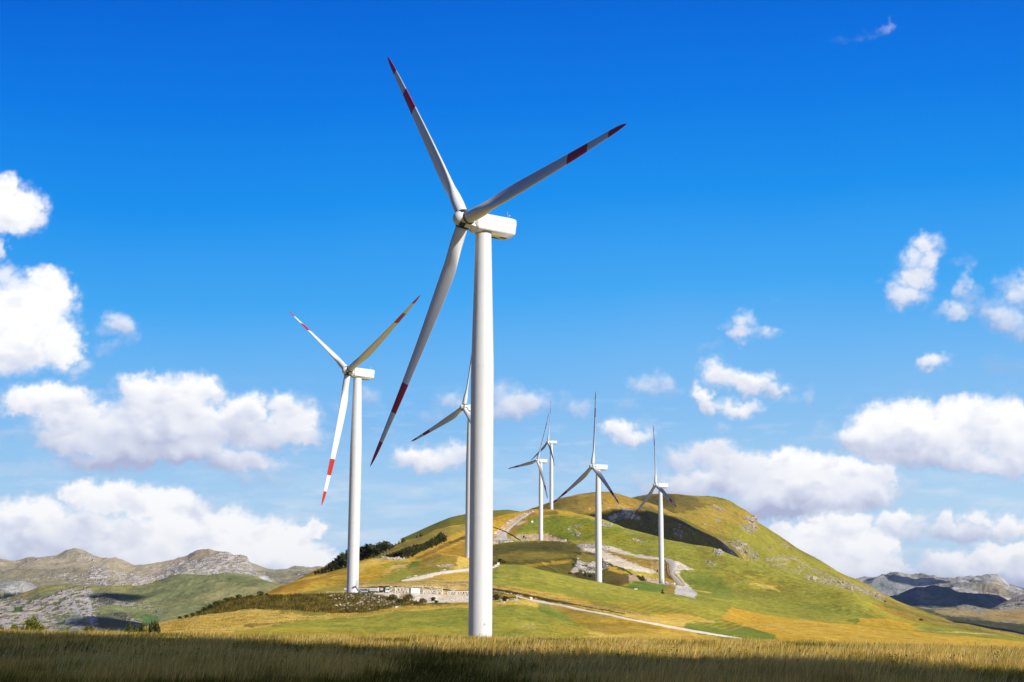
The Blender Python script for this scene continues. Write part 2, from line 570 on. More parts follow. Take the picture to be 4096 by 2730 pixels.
# ------------------------------------------------------------------ sky dome (far behind everything, with its clouds)
def build_sky():
    # photo-pixel read-offs of the clouds become directions on a 60 km dome
    az = np.radians(np.arange(-27.5, 27.5, 0.037))
    el = np.radians(np.arange(-3.0, 31.0, 0.037))
    A, E = np.meshgrid(az, el)
    x = np.sin(A) * np.cos(E); y = np.cos(A) * np.cos(E); z = np.sin(E)
    # plane coordinates tangent to the middle of the dome, in units of the cloud sketch (f = 2353 wide)
    U, V = project(x, y, z)
    U = U / 1.7408; V = V / 1.7408
    # sky colour (linear)
    yy = np.array([-500, 0, 230, 460, 690, 833, 977, 1100, 1206, 1400, 1600])
    r = np.array([.0010, .0015, .003, .010, .055, .145, .235, .330, .410, .460, .50])
    g = np.array([.095, .125, .180, .262, .365, .440, .500, .575, .630, .665, .68])
    b = np.array([.54, .63, .72, .79, .835, .84, .83, .835, .84, .84, .84])
    VV = V + (U - 1176) * 0.055 + fbm(U / 700, V / 500, 3, 3) * 22 - np.clip((1176 - U) / 1176, 0, 1) ** 2 * -60
    base = np.stack([np.interp(VV, yy, k) for k in (r, g, b)], -1)
    # lobes: (u, v, ru, rv, rot_deg, strength, grey)
    L = [
        (28, 490, 78, 62, 0, 1.2, 0), (0, 450, 60, 45, 0, 1.1, 0), (60, 465, 42, 34, 0, .8, 0), (-5, 575, 14, 28, 0, .6, 0.1),
        (50, 735, 115, 105, 0, 1.4, 0), (120, 680, 62, 58, 0, 1.2, 0), (140, 790, 56, 66, 0, 1.1, 0), (20, 810, 110, 62, 0, 1.2, .1),
        (100, 640, 45, 32, 0, .9, 0), (175, 845, 30, 28, 0, .5, .2), (12, 640, 40, 30, 0, .6, .1),
        (275, 750, 36, 32, 20, .62, .35), (255, 800, 34, 16, -20, .4, .4), (240, 755, 26, 18, 0, .4, .4), (298, 775, 16, 28, 0, .35, .4),
        (110, 920, 120, 42, 0, 1.1, .15), (60, 925, 60, 34, 0, .9, .15), (170, 960, 110, 50, 0, 1, .35), (180, 1010, 110, 46, 0, 1, .4),
        (330, 900, 80, 42, 0, 1.1, .2), (380, 925, 120, 60, 0, 1.2, .3), (455, 900, 66, 44, 0, 1.1, .15), (330, 990, 190, 62, 0, 1.3, .5),
        (480, 985, 140, 62, 0, 1.2, .4), (560, 950, 70, 50, 0, 1.0, .25), (600, 1000, 70, 40, 0, .8, .5), (672, 975, 64, 54, 0, .95, .35),
        (700, 1010, 44, 32, 0, .8, .2), (650, 935, 44, 26, 0, .8, .3), (540, 1060, 110, 34, 8, .85, .6), (600, 1098, 80, 22, 0, .5, .6), (240, 1065, 110, 28, 0, .8, .95),
        (290, 1050, 110, 36, 0, 1, .8), (440, 1040, 110, 34, 0, 1, .6), (640, 1080, 70, 14, 0, .35, .6), (730, 1000, 20, 30, 0, .3, .5), (50, 1000, 90, 18, 0, .3, .5), (60, 1080, 120, 22, 0, .3, .55),
        (250, 1150, 90, 46, 0, 1.2, .05), (190, 1130, 60, 34, 0, 1.0, 0), (330, 1160, 80, 50, 0, 1.2, .0), (390, 1150, 66, 36, 0, 1.1, .0), (80, 1190, 100, 50, 0, 1.1, .1), (20, 1200, 80, 44, 0, 1.0, .2),
        (420, 1210, 90, 76, 0, 1.3, .05), (120, 1250, 150, 60, 0, 1.3, .55), (180, 1210, 90, 44, 0, 1.2, .6), (300, 1260, 160, 76, 0, 1.4, .2), (60, 1290, 140, 50, 0, 1.3, .7), (470, 1160, 40, 26, 0, .35, .6),
        (520, 1225, 90, 62, 0, 1.2, .0), (600, 1245, 86, 64, 0, 1.2, .0), (540, 1290, 150, 60, 0, 1.3, .05), (670, 1250, 60, 58, 0, 1.1, 0), (715, 1215, 34, 32, 0, 1.0, 0), (700, 1290, 76, 52, 0, 1.2, 0), (740, 1290, 40, 34, 0, .9, 0), (440, 1320, 240, 40, 0, 1.2, .3),
        (845, 915, 40, 30, 0, .42, .45), (800, 930, 40, 18, 0, .25, .5), (800, 1092, 40, 14, 0, .3, .6), (770, 1000, 20, 10, 0, .2, .6),
        (960, 1052, 52, 30, 0, .85, .2), (1000, 1062, 60, 27, 0, .8, .3), (1050, 1050, 40, 30, 0, .75, .3), (930, 1045, 30, 22, 0, .6, .2),
        (1040, 922, 36, 20, 0, .5, .45), (975, 965, 36, 16, 0, .3, .6), (1000, 955, 20, 22, 0, .3, .6), (1160, 915, 40, 40, 0, .6, .5), (1195, 930, 66, 34, 0, .72, .5), (1150, 945, 50, 26, 0, .6, .5),
        (1330, 938, 34, 18, 0, .4, .45), (1295, 930, 18, 22, 0, .3, .5), (1300, 1078, 66, 24, 0, .32, .6), (1150, 1150, 60, 14, 0, .22, .6), (1250, 1100, 60, 30, 0, .2, .6),
        (1420, 988, 34, 26, 0, .85, .2), (1450, 1003, 44, 22, 0, .8, .3), (1440, 935, 22, 30, 0, .3, .6), (1480, 885, 42, 22, 10, .5, .4), (1525, 888, 30, 24, 0, .5, .4),
        (1655, 862, 46, 32, 15, .8, .2), (1710, 880, 62, 30, 10, .85, .3), (1770, 900, 52, 22, 8, .7, .35), (1765, 865, 22, 14, 0, .5, .3), (1608, 910, 32, 26, 15, .85, .2), (1630, 935, 30, 22, 20, .8, .3), (1700, 940, 50, 24, 5, .75, .2), (1665, 985, 24, 12, 0, .4, .4), (1858, 918, 14, 28, 0, .4, .45),
        (1630, 797, 26, 12, 0, .25, .5), (1710, 740, 24, 26, 20, .65, .3), (1715, 768, 34, 24, 0, .7, .3), (1762, 768, 30, 18, 0, .55, .35), (1668, 752, 22, 12, 0, .35, .4),
        (2130, 565, 38, 30, 0, .7, .25), (2095, 600, 36, 28, 0, .65, .3), (2130, 605, 26, 46, 30, .7, .3), (2105, 640, 40, 34, 0, .78, .3), (2085, 680, 44, 34, 0, .7, .35), (2150, 575, 22, 28, 0, .5, .4), (2022, 645, 16, 10, 0, .2, .5),
        (2215, 650, 18, 42, 15, .55, .4), (2200, 715, 40, 22, 0, .6, .35), (2230, 690, 34, 40, -20, .45, .5), (2205, 603, 22, 10, 0, .25, .5), (2300, 730, 50, 40, 35, .62, .5), (2340, 670, 44, 44, 0, .7, .3), (2335, 750, 50, 36, 30, .6, .5), (2265, 710, 40, 20, 0, .4, .5),
        (2148, 835, 36, 22, -10, .78, .25), (2300, 842, 60, 24, 10, .28, .9), (2335, 850, 30, 26, 0, .3, .9), (1775, 687, 20, 8, 10, .15, .5),
        (2030, 975, 86, 50, 0, 1.1, .05), (1990, 1010, 70, 40, 0, 1.0, .3), (2090, 960, 80, 44, 0, 1.1, .0), (2130, 1000, 130, 54, 0, 1.3, .2), (2215, 950, 86, 44, 0, 1.2, .0), (2230, 985, 110, 66, 0, 1.3, .1), (2310, 960, 66, 44, 0, 1.1, .05), (2320, 1010, 80, 56, 0, 1.2, .3),
        (2060, 1040, 110, 34, 0, 1.0, .6), (2180, 1050, 120, 34, 0, 1.1, .5), (2270, 1075, 80, 26, 10, .9, .3), (2330, 1060, 50, 40, 0, 1.0, .4), (1890, 1000, 26, 22, 0, .3, .5), (1930, 1020, 30, 14, 0, .3, .6),
        (1640, 1050, 70, 36, 0, .85, .5), (1700, 1075, 90, 40, 0, .9, .5), (1570, 1060, 50, 34, 0, .7, .55), (1640, 1110, 130, 46, 0, 1.0, .45), (1500, 1100, 80, 30, 0, .45, .6), (1560, 1125, 100, 40, 0, .8, .6), (1450, 1120, 60, 26, 0, .3, .6), (1480, 1072, 22, 12, 0, .3, .5),
        (1820, 1060, 66, 36, 0, 1.1, .1), (1770, 1090, 90, 44, 0, 1.1, .2), (1860, 1085, 90, 46, 0, 1.2, .1), (1930, 1090, 90, 46, 0, 1.2, .15), (2010, 1090, 66, 36, 0, 1.0, .3), (1840, 1130, 180, 46, 0, 1.3, .3), (1980, 1130, 90, 36, 0, 1.1, .35), (1830, 1165, 170, 30, 0, 1.2, .95), (1960, 1150, 90, 24, 0, .9, .6), (2080, 1110, 40, 30, 0, .5, .5), (1760, 1180, 60, 24, 0, .9, .95),
        (1890, 1210, 76, 42, 0, 1.2, .0), (1950, 1215, 66, 50, 0, 1.2, .0), (1860, 1250, 110, 60, 0, 1.2, .1), (1960, 1270, 100, 66, 0, 1.3, .1), (2020, 1260, 50, 50, 0, 1.1, .1), (2040, 1310, 60, 40, 0, 1.0, .2), (1930, 1320, 150, 40, 0, 1.2, .3), (1800, 1220, 50, 36, 0, 1, .3),
        (2060, 1200, 46, 26, 0, .9, .2), (2090, 1220, 70, 22, 0, .7, .5), (2115, 1200, 14, 28, 10, .6, .3), (2175, 1200, 24, 32, 0, .8, .2), (2190, 1225, 66, 20, 0, .8, .5), (2250, 1200, 40, 28, 10, .8, .2), (2320, 1212, 60, 26, 5, .85, .25), (2280, 1232, 100, 20, 0, .8, .6), (2160, 1190, 10, 14, 0, .4, .3),
        (2200, 1300, 90, 30, 0, .9, .3), (2290, 1290, 80, 40, 0, 1.1, .15), (2345, 1275, 50, 40, 0, 1.0, .1), (2120, 1310, 80, 24, 0, .6, .6), (2250, 1325, 130, 30, 0, 1.0, .6), (2340, 1330, 60, 34, 0, 1, .5), (2085, 1270, 18, 24, 0, .3, .8), (2060, 1340, 70, 16, 0, .4, .7),
        (2040, 66, 14, 11, -15, .30, .3), (2000, 78, 34, 8, -12, .15, .4), (1940, 92, 20, 6, -10, .11, .4), (803, 332, 7, 6, 0, .07, .4),
        (2500, 700, 90, 90, 0, .9, .2), (2520, 1000, 120, 90, 0, 1.2, .3), (2540, 1250, 160, 60, 0, 1.1, .3), (-140, 720, 160, 140, 0, 1.3, .1), (-170, 1020, 160, 60, 0, 1, .4), (-180, 1250, 220, 90, 0, 1.3, .4),
    ]
    # warped coordinates: big billows then small curls
    w1 = fbm(U / 62, V / 62, 101, 4, 0.6); w2 = fbm(U / 62, V / 62, 202, 4, 0.6)
    w3 = fbm(U / 15, V / 15, 303, 4, 0.62); w4 = fbm(U / 15, V / 15, 404, 4, 0.62)
    Uw = U + w1 * 26 + w3 * 6.5; Vw = V + w2 * 20 + w4 * 5.5
    F = np.full(U.shape, -1.0); G = np.zeros(U.shape); GW = np.full(U.shape, 1e-4)
    DK = np.zeros(U.shape)
    for (cu, cv, ru, rv, rot, st, gr) in L:
        rm = max(ru, rv) * 1.35 + 40
        i0, i1 = np.searchsorted(V[:, V.shape[1] // 2] * -1, [-(cv + rm + 60), -(cv - rm - 60)])
        j0, j1 = np.searchsorted(U[U.shape[0] // 2], [cu - rm - 60, cu + rm + 60])
        if i1 <= i0 or j1 <= j0:
            continue
        s = (slice(i0, i1), slice(j0, j1))
        c_, s_ = math.cos(math.radians(rot)), math.sin(math.radians(rot))
        dx = Uw[s] - cu; dy = Vw[s] - cv
        g_ = 1.18 if st > .95 else 1.36
        px = (dx * c_ + dy * s_) / (ru * g_); py = (-dx * s_ + dy * c_) / (rv * g_)
        # flatter below, domed above
        py = np.where(py > 0, py * 1.12, py)
        q = px * px + py * py
        f = (1 - q) * st
        F[s] = np.maximum(F[s], f) + 0.0
        wgt = np.clip(1.15 - q, 0, None) ** 2
        G[s] += wgt * (gr + 0.35 * np.clip(py, -1, 1) * (0.45 + gr)); GW[s] += wgt
        DK[s] = np.maximum(DK[s], np.clip(1.1 - q, 0, 1) * min(st, 1))
    G = np.clip(G / GW, 0, 1)
    det = fbm(U / 40, V / 34, 909, 6, 0.55)
    puff = ridged(Uw / 40, Vw / 36, 515, 4, 0.5) - 0.6
    wisp = fbm(U / 55 + det * .5, V / 22, 717, 6, 0.62)
    dens = F + det * 0.26 + puff * 0.14 + wisp * 0.16 + 0.05
    var = sstep(-0.35, 0.4, fbm(U / 90, V / 70, 811, 2))
    soft = 0.12 + 0.42 * var + 0.46 * (1 - sstep(0.5, 1.0, DK)) + 0.35 * np.clip(G, 0, 1)
    alpha = sstep(-0.10, soft, dens)
    alpha *= np.clip(DK * 1.22 + .03, 0, 1)
    # torn thin fringes around every cloud
    fr = sstep(-0.55, 0.25, F + wisp * 0.55 + det * .2) * sstep(0.0, .5, wisp + .25) * 0.32 * np.clip(DK * 2.2 - .12, 0, 1)
    alpha = np.maximum(alpha, fr)

    def blur(a, n=4):
        kr = np.hanning(2 * n + 3)[1:-1]; kr /= kr.sum()
        a = np.apply_along_axis(lambda q: np.convolve(q, kr, 'same'), 0, a)
        return np.apply_along_axis(lambda q: np.convolve(q, kr, 'same'), 1, a)
    # relief lit from the upper right
    T = np.clip(F, 0, 1.3) * .8 + blur(puff * 0.5 + det * 0.3, 6)
    du = np.zeros_like(T); dv = np.zeros_like(T)
    k = 7
    du[:, k:-k] = (T[:, 2 * k:] - T[:, :-2 * k]); dv[k:-k, :] = (T[2 * k:, :] - T[:-2 * k, :])
    rel = -(du * 0.55 + dv * 1.0)      # el grows with row index, so upward faces get light
    rel = blur(np.clip(rel * 0.5, -0.35, 0.25), 5)
    patch = sstep(-.1, .6, fbm(U / 85, V / 50, 623, 3, .5)) * sstep(.3, 1.1, dens)
    lit = np.clip(1.03 - 0.74 * G - .20 * patch + rel * (0.35 + 0.65 * G) + 0.0, 0.16, 1.0)
    thin = 1 - sstep(0.15, 0.8, dens)
    lit = np.clip(lit - 0.22 * thin, 0.16, 1)
    white = np.array([0.96, 0.96, 0.965]); mid = np.array([0.66, 0.70, 0.82]); dark = np.array([0.42, 0.46, 0.64])
    t = lit[..., None]
    cc = np.where(t > 0.6, mid + (white - mid) * (t - 0.6) / 0.4, dark + (mid - dark) * (t - 0.16) / 0.44)
    veil = sstep(960, 1260, V) * (.10 + .34 * sstep(-.25, .5, fbm(U / 210, V / 38, 431, 5, .55)))
    veil = veil + .20 * sstep(820, 1050, V) * sstep(.05, .6, fbm(U / 120, V / 26, 437, 5, .6))
    base = base * (1 - veil[..., None]) + np.array([.74, .80, .88]) * veil[..., None]
    col = base * (1 - alpha[..., None]) + cc * alpha[..., None]
    R = 60000.0
    verts = np.stack([x, y, z], -1).reshape(-1, 3) * R
    r_, c_ = U.shape
    idx = np.arange(r_ * c_).reshape(r_, c_)
    f = np.stack([idx[:-1, :-1], idx[1:, :-1], idx[1:, 1:], idx[:-1, 1:]], -1).reshape(-1, 4)
    m = bpy.data.materials.new('sky_light'); m.use_nodes = True
    nt = m.node_tree; nt.nodes.clear()
    o = nt.nodes.new('ShaderNodeOutputMaterial'); e = nt.nodes.new('ShaderNodeEmission')
    a = nt.nodes.new('ShaderNodeAttribute'); a.attribute_name = 'Col'
    nt.links.new(a.outputs['Color'], e.inputs['Color']); nt.links.new(e.outputs[0], o.inputs['Surface'])
    m.cycles.emission_sampling = 'NONE'
    me = np_mesh('sky', verts, f, m, col.reshape(-1, 3) * 0.96)
    return link('sky', me, kind='structure')


build_sky()

# ------------------------------------------------------------------ the ground: meadow in front, falling away behind its crest
def ground_h(x, y):
    x = np.asarray(x, float); y = np.asarray(y, float)
    r = np.hypot(x, y)
    z = np.interp(r, [0, 120, 160, 190, 230, 290, 400, 700, 1500, 4000, 12000, 16000],
                  [-1.75, -1.75, -1.80, -2.25, -3.9, -6.6, -10, -20, -60, -160, -300, -340])
    tilt = np.interp(x, [-140, -60, -20, 0, 25, 60, 160], [1.0, .62, .15, 0, -.12, -.95, -3.0]) * np.clip(1 - (r - 220) / 300, 0, 1)
    return z + tilt + fbm(x / 15.0, y / 19.0, 4, 3) * 0.26 * np.clip(r / 30, 0, 1)


def build_ground():
    th = np.radians(np.concatenate([np.arange(-180, -30, 3.0), np.arange(-30, 30, 0.12), np.arange(30, 180.1, 3.0)]))
    rr = np.concatenate([[0.5], np.geomspace(4, 400, 260), np.geomspace(410, 16000, 60)])
    R, T = np.meshgrid(rr, th, indexing='ij')
    X = R * np.sin(T); Y = R * np.cos(T)
    Z = ground_h(X, Y)
    n = fbm(X / 7.0, Y / 16.0, 31, 4)
    c = np.array(GOLD2) * 0.75 * np.ones(X.shape + (3,))
    w = sstep(-0.05, 0.3, n)[..., None]
    c = c * (1 - w) + np.array(OLIVE) * w
    far = sstep(250, 330, R)[..., None]          # unseen land past the crest, made darker green to cut bounce light
    c = c * (1 - far) + np.array((.05, .075, .02)) * far
    idx = np.arange(X.size).reshape(X.shape)
    f = np.stack([idx[:-1, :-1], idx[1:, :-1], idx[1:, 1:], idx[:-1, 1:]], -1).reshape(-1, 4)[:, ::-1]
    me = np_mesh('ground', np.stack([X, Y, Z], -1).reshape(-1, 3), f, M_land, c.reshape(-1, 3))
    link('ground', me, kind='structure')


build_ground()

# turbines: x, y, base z, yaw, rotor phase (solved from the photo)
TURB = [
    (-5.8, 290.6, -6.7, 53.7, 34.9),
    (-60.6, 581.7, 11.3, 49.3, 54.7),
    (-23.6, 851.3, 35.8, 55.8, 106.7),
    (31.1, 1581.5, 83.9, 58.5, 95.0),
    (49.0, 1836.4, 134.1, 71.8, 109.8),
    (61.0, 1054.7, 23.3, 62.1, 115.7),
    (129.8, 1307.9, 33.5, 68.6, 4.3),
]

# --- A: near slope with the gravel platform on top
sA = Sheet('A', [
    (300, [(-700, 2700), (500, 2640), (4096, 2660), (4900, 2700)], 10),
    (380, [(-700, 2640), (430, 2580), (520, 2532), (1000, 2538), (4096, 2600), (4900, 2640)], 60),
    (530, [(-700, 2600), (400, 2560), (506, 2530), (600, 2505), (700, 2481), (800, 2458), (880, 2452), (1000, 2436), (1140, 2439), (1327, 2453), (1467, 2448), (1608, 2425), (1870, 2410), (2060, 2402), (2200, 2432), (2400, 2490), (2700, 2570), (4096, 2680), (4900, 2640)], 50),
    (575, [(-700, 2590), (400, 2555), (506, 2529), (595, 2505), (702, 2478), (803, 2455), (880, 2420), (952, 2396), (1041, 2386), (1386, 2374), (1500, 2372), (1620, 2373), (1880, 2385), (1990, 2392), (2060, 2388), (2200, 2425), (2400, 2485), (2700, 2570), (4096, 2680), (4900, 2640)], 16),
    (650, [(-700, 2595), (506, 2545), (702, 2495), (880, 2432), (1041, 2398), (1386, 2386), (1620, 2386), (1880, 2398), (2060, 2400), (2200, 2435), (2400, 2495), (2700, 2580), (4096, 2690), (4900, 2640)], 10),
], -500, 4700, 3.0, smooth_u=14, amp=0.35, nscale=9, seed=21, drop=(0.05, 0.02))

# --- B: golden hill on the left, cut bank behind the platform, gravel road, bright green field on the right
sB = Sheet('B', [
    ([(900, 560), (1900, 560), (2060, 530), (2400, 420), (2900, 370), (4900, 350)], [(900, 2470), (1386, 2440), (1900, 2440), (2060, 2440), (2400, 2540), (2900, 2620), (4096, 2700), (4900, 2720)], 40),
    ([(900, 640), (1380, 642), (1870, 642), (2060, 600), (2400, 520), (2900, 460), (4900, 430)],
     [(900, 2450), (1040, 2386), (1380, 2379), (1430, 2378), (1561, 2381), (1870, 2390), (1968, 2382), (2060, 2384), (2100, 2390), (2200, 2408), (2300, 2424), (2500, 2458), (2700, 2500), (2900, 2538), (4096, 2640), (4900, 2660)], 20),
    ([(900, 650), (1380, 648), (1870, 648), (2060, 612), (2400, 535), (2900, 480), (4900, 450)],
     [(900, 2445), (1059, 2376), (1380, 2371), (1435, 2348), (1561, 2343), (1673, 2344), (1780, 2352), (1870, 2360), (1968, 2352), (2020, 2360), (2100, 2373), (2200, 2396), (2300, 2416), (2500, 2450), (2700, 2490), (2900, 2530), (4096, 2620), (4900, 2640)], 44),
    ([(900, 700), (1600, 700), (2400, 640), (2900, 600), (4900, 560)],
     [(900, 2440), (1059, 2377), (1130, 2353), (1220, 2345), (1320, 2345), (1435, 2332), (1608, 2325), (1770, 2322), (1880, 2326), (1968, 2333), (2100, 2352), (2300, 2388), (2500, 2420), (2760, 2470), (2900, 2500), (3100, 2520), (4096, 2600), (4900, 2620)], 60),
    ([(900, 740), (1600, 780), (2400, 760), (2900, 740), (4900, 700)],
     [(900, 2440), (1059, 2376), (1130, 2348), (1220, 2325), (1309, 2315), (1430, 2290), (1540, 2275), (1640, 2268), (1760, 2272), (1850, 2285), (1968, 2292), (2080, 2290), (2170, 2305), (2395, 2360), (2640, 2405), (2800, 2432), (3000, 2480), (3400, 2520), (4096, 2580), (4900, 2600)], 50),
    ([(900, 780), (1380, 820), (1600, 840), (1880, 862), (2400, 890), (2900, 870), (4900, 800)],
     [(900, 2440), (1059, 2376), (1130, 2344), (1220, 2312), (1309, 2294), (1380, 2273), (1430, 2248), (1480, 2235), (1540, 2230), (1600, 2233), (1640, 2243), (1682, 2240), (1718, 2228), (1765, 2219), (1825, 2224), (1878, 2236), (1930, 2262), (1968, 2270), (2000, 2262), (2080, 2263), (2170, 2285), (2395, 2332), (2500, 2353), (2640, 2374), (2800, 2400), (2960, 2440), (3150, 2475), (3400, 2500), (3700, 2532), (4096, 2566), (4900, 2600)], 16),
], 850, 4700, 2.6, smooth_u=10, amp=0.5, nscale=22, seed=33, drop=(0.06, 0.035))

# --- C: the big middle hill with the turbine row
sC = Sheet('C', [
    (830, [(1000, 2480), (4096, 2650), (4900, 2680)], 10),
    ([(1000, 930), (1600, 960), (1968, 960), (4900, 930)],
     [(1000, 2420), (1258, 2305), (1432, 2255), (1540, 2238), (1640, 2247), (1720, 2262), (1800, 2275), (1968, 2290), (2080, 2285), (2165, 2295), (2395, 2372), (2500, 2385), (2650, 2395), (2800, 2420), (3000, 2462), (3150, 2490), (3400, 2510), (3709, 2545), (4096, 2575), (4900, 2600)], 44),
    ([(1000, 990), (1600, 1010), (1968, 1045), (2400, 1075), (3200, 1060), (4900, 980)],
     [(1000, 2420), (1258, 2297), (1432, 2247), (1540, 2229), (1640, 2225), (1720, 2215), (1800, 2222), (1878, 2225), (1968, 2250), (2080, 2250), (2165, 2265), (2300, 2320), (2395, 2350), (2480, 2338), (2560, 2345), (2650, 2368), (2800, 2395), (3000, 2437), (3200, 2475), (3400, 2495), (3709, 2530), (4096, 2566), (4900, 2600)], 50),
    ([(1000, 1060), (1600, 1120), (1968, 1270), (2400, 1290), (2660, 1310), (3000, 1250), (3400, 1150), (4900, 1000)],
     [(1000, 2419), (1258, 2293), (1432, 2240), (1477, 2229), (1572, 2200), (1700, 2180), (1800, 2180), (1878, 2190), (1968, 2205), (2080, 2205), (2165, 2215), (2300, 2230), (2395, 2275), (2480, 2285), (2560, 2300), (2650, 2335), (2800, 2352), (3000, 2390), (3200, 2435), (3400, 2470), (3709, 2520), (4096, 2562), (4900, 2600)], 50),
    ([(1000, 1120), (1600, 1260), (1968, 1540), (2165, 1570), (2400, 1520), (2660, 1450), (3000, 1360), (3400, 1210), (4900, 1020)],
     [(1000, 2418), (1258, 2287), (1432, 2236), (1500, 2215), (1572, 2190), (1700, 2160), (1800, 2140), (1878, 2140), (1968, 2150), (2080, 2163), (2165, 2163), (2250, 2160), (2300, 2172), (2395, 2185), (2500, 2205), (2560, 2220), (2700, 2240), (2800, 2275), (3000, 2320), (3115, 2360), (3293, 2400), (3412, 2425), (3590, 2480), (3709, 2508), (3887, 2538), (4096, 2560), (4900, 2600)], 60),
    ([(1000, 1150), (1600, 1350), (1968, 1750), (2207, 1850), (2400, 1760), (2700, 1620), (3000, 1480), (3400, 1300), (4900, 1040)],
     [(1000, 2418), (1258, 2284), (1432, 2234), (1477, 2221), (1572, 2186), (1616, 2168), (1688, 2146), (1735, 2127), (1795, 2109), (1863, 2099), (1920, 2088), (1972, 2074), (2037, 2058), (2084, 2049), (2130, 2041), (2180, 2041), (2224, 2042), (2271, 2050), (2331, 2061), (2378, 2072), (2411, 2082), (2444, 2094), (2504, 2115), (2598, 2141), (2691, 2166), (2855, 2192), (2900, 2208), (2967, 2238), (3115, 2292), (3293, 2336), (3412, 2369), (3501, 2410), (3590, 2452), (3709, 2493), (3887, 2529), (4096, 2555), (4900, 2600)], 16),
], 950, 4700, 2.6, smooth_u=8, amp=1.3, nscale=55, seed=41, drop=(0.07, 0.05))
for i, r in ((3, 24), (4, 26), (5, 20), (6, 20)):
    x, y, z = TURB[i][:3]
    sC.pad(x, y, z, r)

# folds in the dark slope in front of turbine 4
_w = np.exp(-((sC.X / sC.D - ray(2170, 2250)[0]) / .028) ** 2) * np.exp(-((sC.D - 1290) / 190) ** 2)
sC.Z = sC.Z + _w * 5.0 * (ridged(sC.X / 75 + sC.D / 160, sC.D / 130, 77, 3) - .6)

# far green shoulder behind the turbine track
sC2 = Sheet('C2', [
    (2000, [(1600, 2250), (2300, 2200)], 20),
    (2300, [(1600, 2160), (1800, 2070), (1900, 2052), (1972, 2044), (2028, 2042), (2079, 2048), (2150, 2075), (2300, 2160)], 10)],
    1600, 2300, 4, smooth_u=16, amp=1, nscale=60, seed=42)
# --- D: brown dome
sD = Sheet('D', [
    (1700, [(2000, 2250), (2950, 2380)], 20),
    (2050, [(2000, 2120), (2130, 2062), (2250, 2060), (2450, 2120), (2600, 2160), (2950, 2280), (3040, 2440), (3150, 2600)], 60),
    (2300, [(2000, 2100), (2110, 2050), (2130, 2040), (2177, 2022), (2224, 2003), (2271, 1991), (2317, 1981), (2378, 1975), (2434, 1976), (2481, 1982), (2528, 1996), (2598, 2013), (2645, 2031), (2691, 2050), (2738, 2075), (2785, 2101), (2832, 2124), (2878, 2152), (2916, 2180), (2949, 2204), (2990, 2260), (3040, 2400), (3150, 2560)], 30)],
    2000, 3150, 2.6, smooth_u=10, amp=4.5, nscale=110, seed=43, drop=(0.1, 0.08))
# --- E: long far ridge
sE = Sheet('E', [
    (1900, [(2400, 2350), (3000, 2420), (4300, 2600)], 20),
    (2350, [(2400, 2150), (2537, 2070), (2900, 2180), (3200, 2330), (3500, 2420), (3700, 2470), (4300, 2590)], 90),
    (2750, [(2400, 2090), (2537, 2020), (2700, 1990), (2800, 2010), (2902, 2040), (2955, 2062), (3020, 2110), (3115, 2180), (3204, 2235), (3293, 2280), (3430, 2345), (3530, 2395), (3650, 2440), (3900, 2520), (4300, 2580)], 40),
    (2950, [(2400, 2030), (2537, 1997), (2598, 1984), (2645, 1977), (2691, 1979), (2766, 1987), (2800, 1989), (2832, 1989), (2888, 1998), (2920, 2010), (2955, 2033), (2990, 2052), (3020, 2072), (3035, 2095), (3060, 2110), (3115, 2143), (3204, 2203), (3293, 2256), (3352, 2291), (3430, 2324), (3471, 2345), (3530, 2380), (3590, 2412), (3680, 2450), (3900, 2520), (4300, 2580)], 16)],
    2400, 4300, 2.6, smooth_u=7, amp=6, nscale=120, seed=44, drop=(0.1, 0.08))
# --- F: valley floor right
sF = Sheet('F', [
    (1500, [(3300, 2620), (4900, 2660)], 20),
    (2400, [(3300, 2560), (3700, 2520), (4096, 2580), (4900, 2620)], 60),
    (3600, [(3300, 2500), (3650, 2440), (3750, 2470), (3900, 2490), (4096, 2520), (4900, 2560)], 60),
    (4700, [(3300, 2480), (3560, 2410), (3640, 2428), (3720, 2440), (3830, 2437), (3900, 2445), (4096, 2450), (4900, 2480)], 40),
    (5400, [(3300, 2470), (3600, 2425), (3740, 2440), (3800, 2432), (3855, 2423), (3900, 2428), (3960, 2440), (4000, 2420), (4050, 2400), (4096, 2385), (4300, 2370), (4900, 2420)], 16)],
    3300, 4900, 3.5, smooth_u=8, amp=7, nscale=220, seed=45, ridge_amp=6, ridge_scale=160)
# --- G: dark hill in cloud shade, H/H2 far mountains right
sG = Sheet('G', [
    (5700, [(3450, 2480), (4300, 2500)], 70),
    (6600, [(3450, 2410), (3554, 2390), (3608, 2374), (3640, 2362), (3673, 2356), (3700, 2361), (3738, 2360), (3797, 2362), (3827, 2371), (3870, 2371), (3916, 2374), (3975, 2388), (4023, 2404), (4100, 2430), (4300, 2470)], 16)],
    3450, 4300, 2.6, smooth_u=6, amp=20, nscale=300, seed=46, ridge_amp=45, ridge_scale=420)
sH = Sheet('H', [
    (7600, [(3300, 2480), (4900, 2480)], 40),
    (8600, [(3300, 2380), (3530, 2360), (3800, 2365), (4096, 2390), (4900, 2400)], 70),
    (9600, [(3300, 2350), (3436, 2323), (3480, 2317), (3530, 2306), (3560, 2305), (3596, 2299), (3625, 2304), (3649, 2305), (3700, 2303), (3738, 2307), (3770, 2315), (3809, 2320), (3850, 2315), (3886, 2309), (3930, 2306), (3970, 2304), (3990, 2308), (4005, 2324), (4041, 2351), (4096, 2375), (4200, 2400), (4900, 2430)], 14)],
    3300, 4900, 2.6, smooth_u=5, amp=30, nscale=500, seed=47, ridge_amp=80, ridge_scale=600)
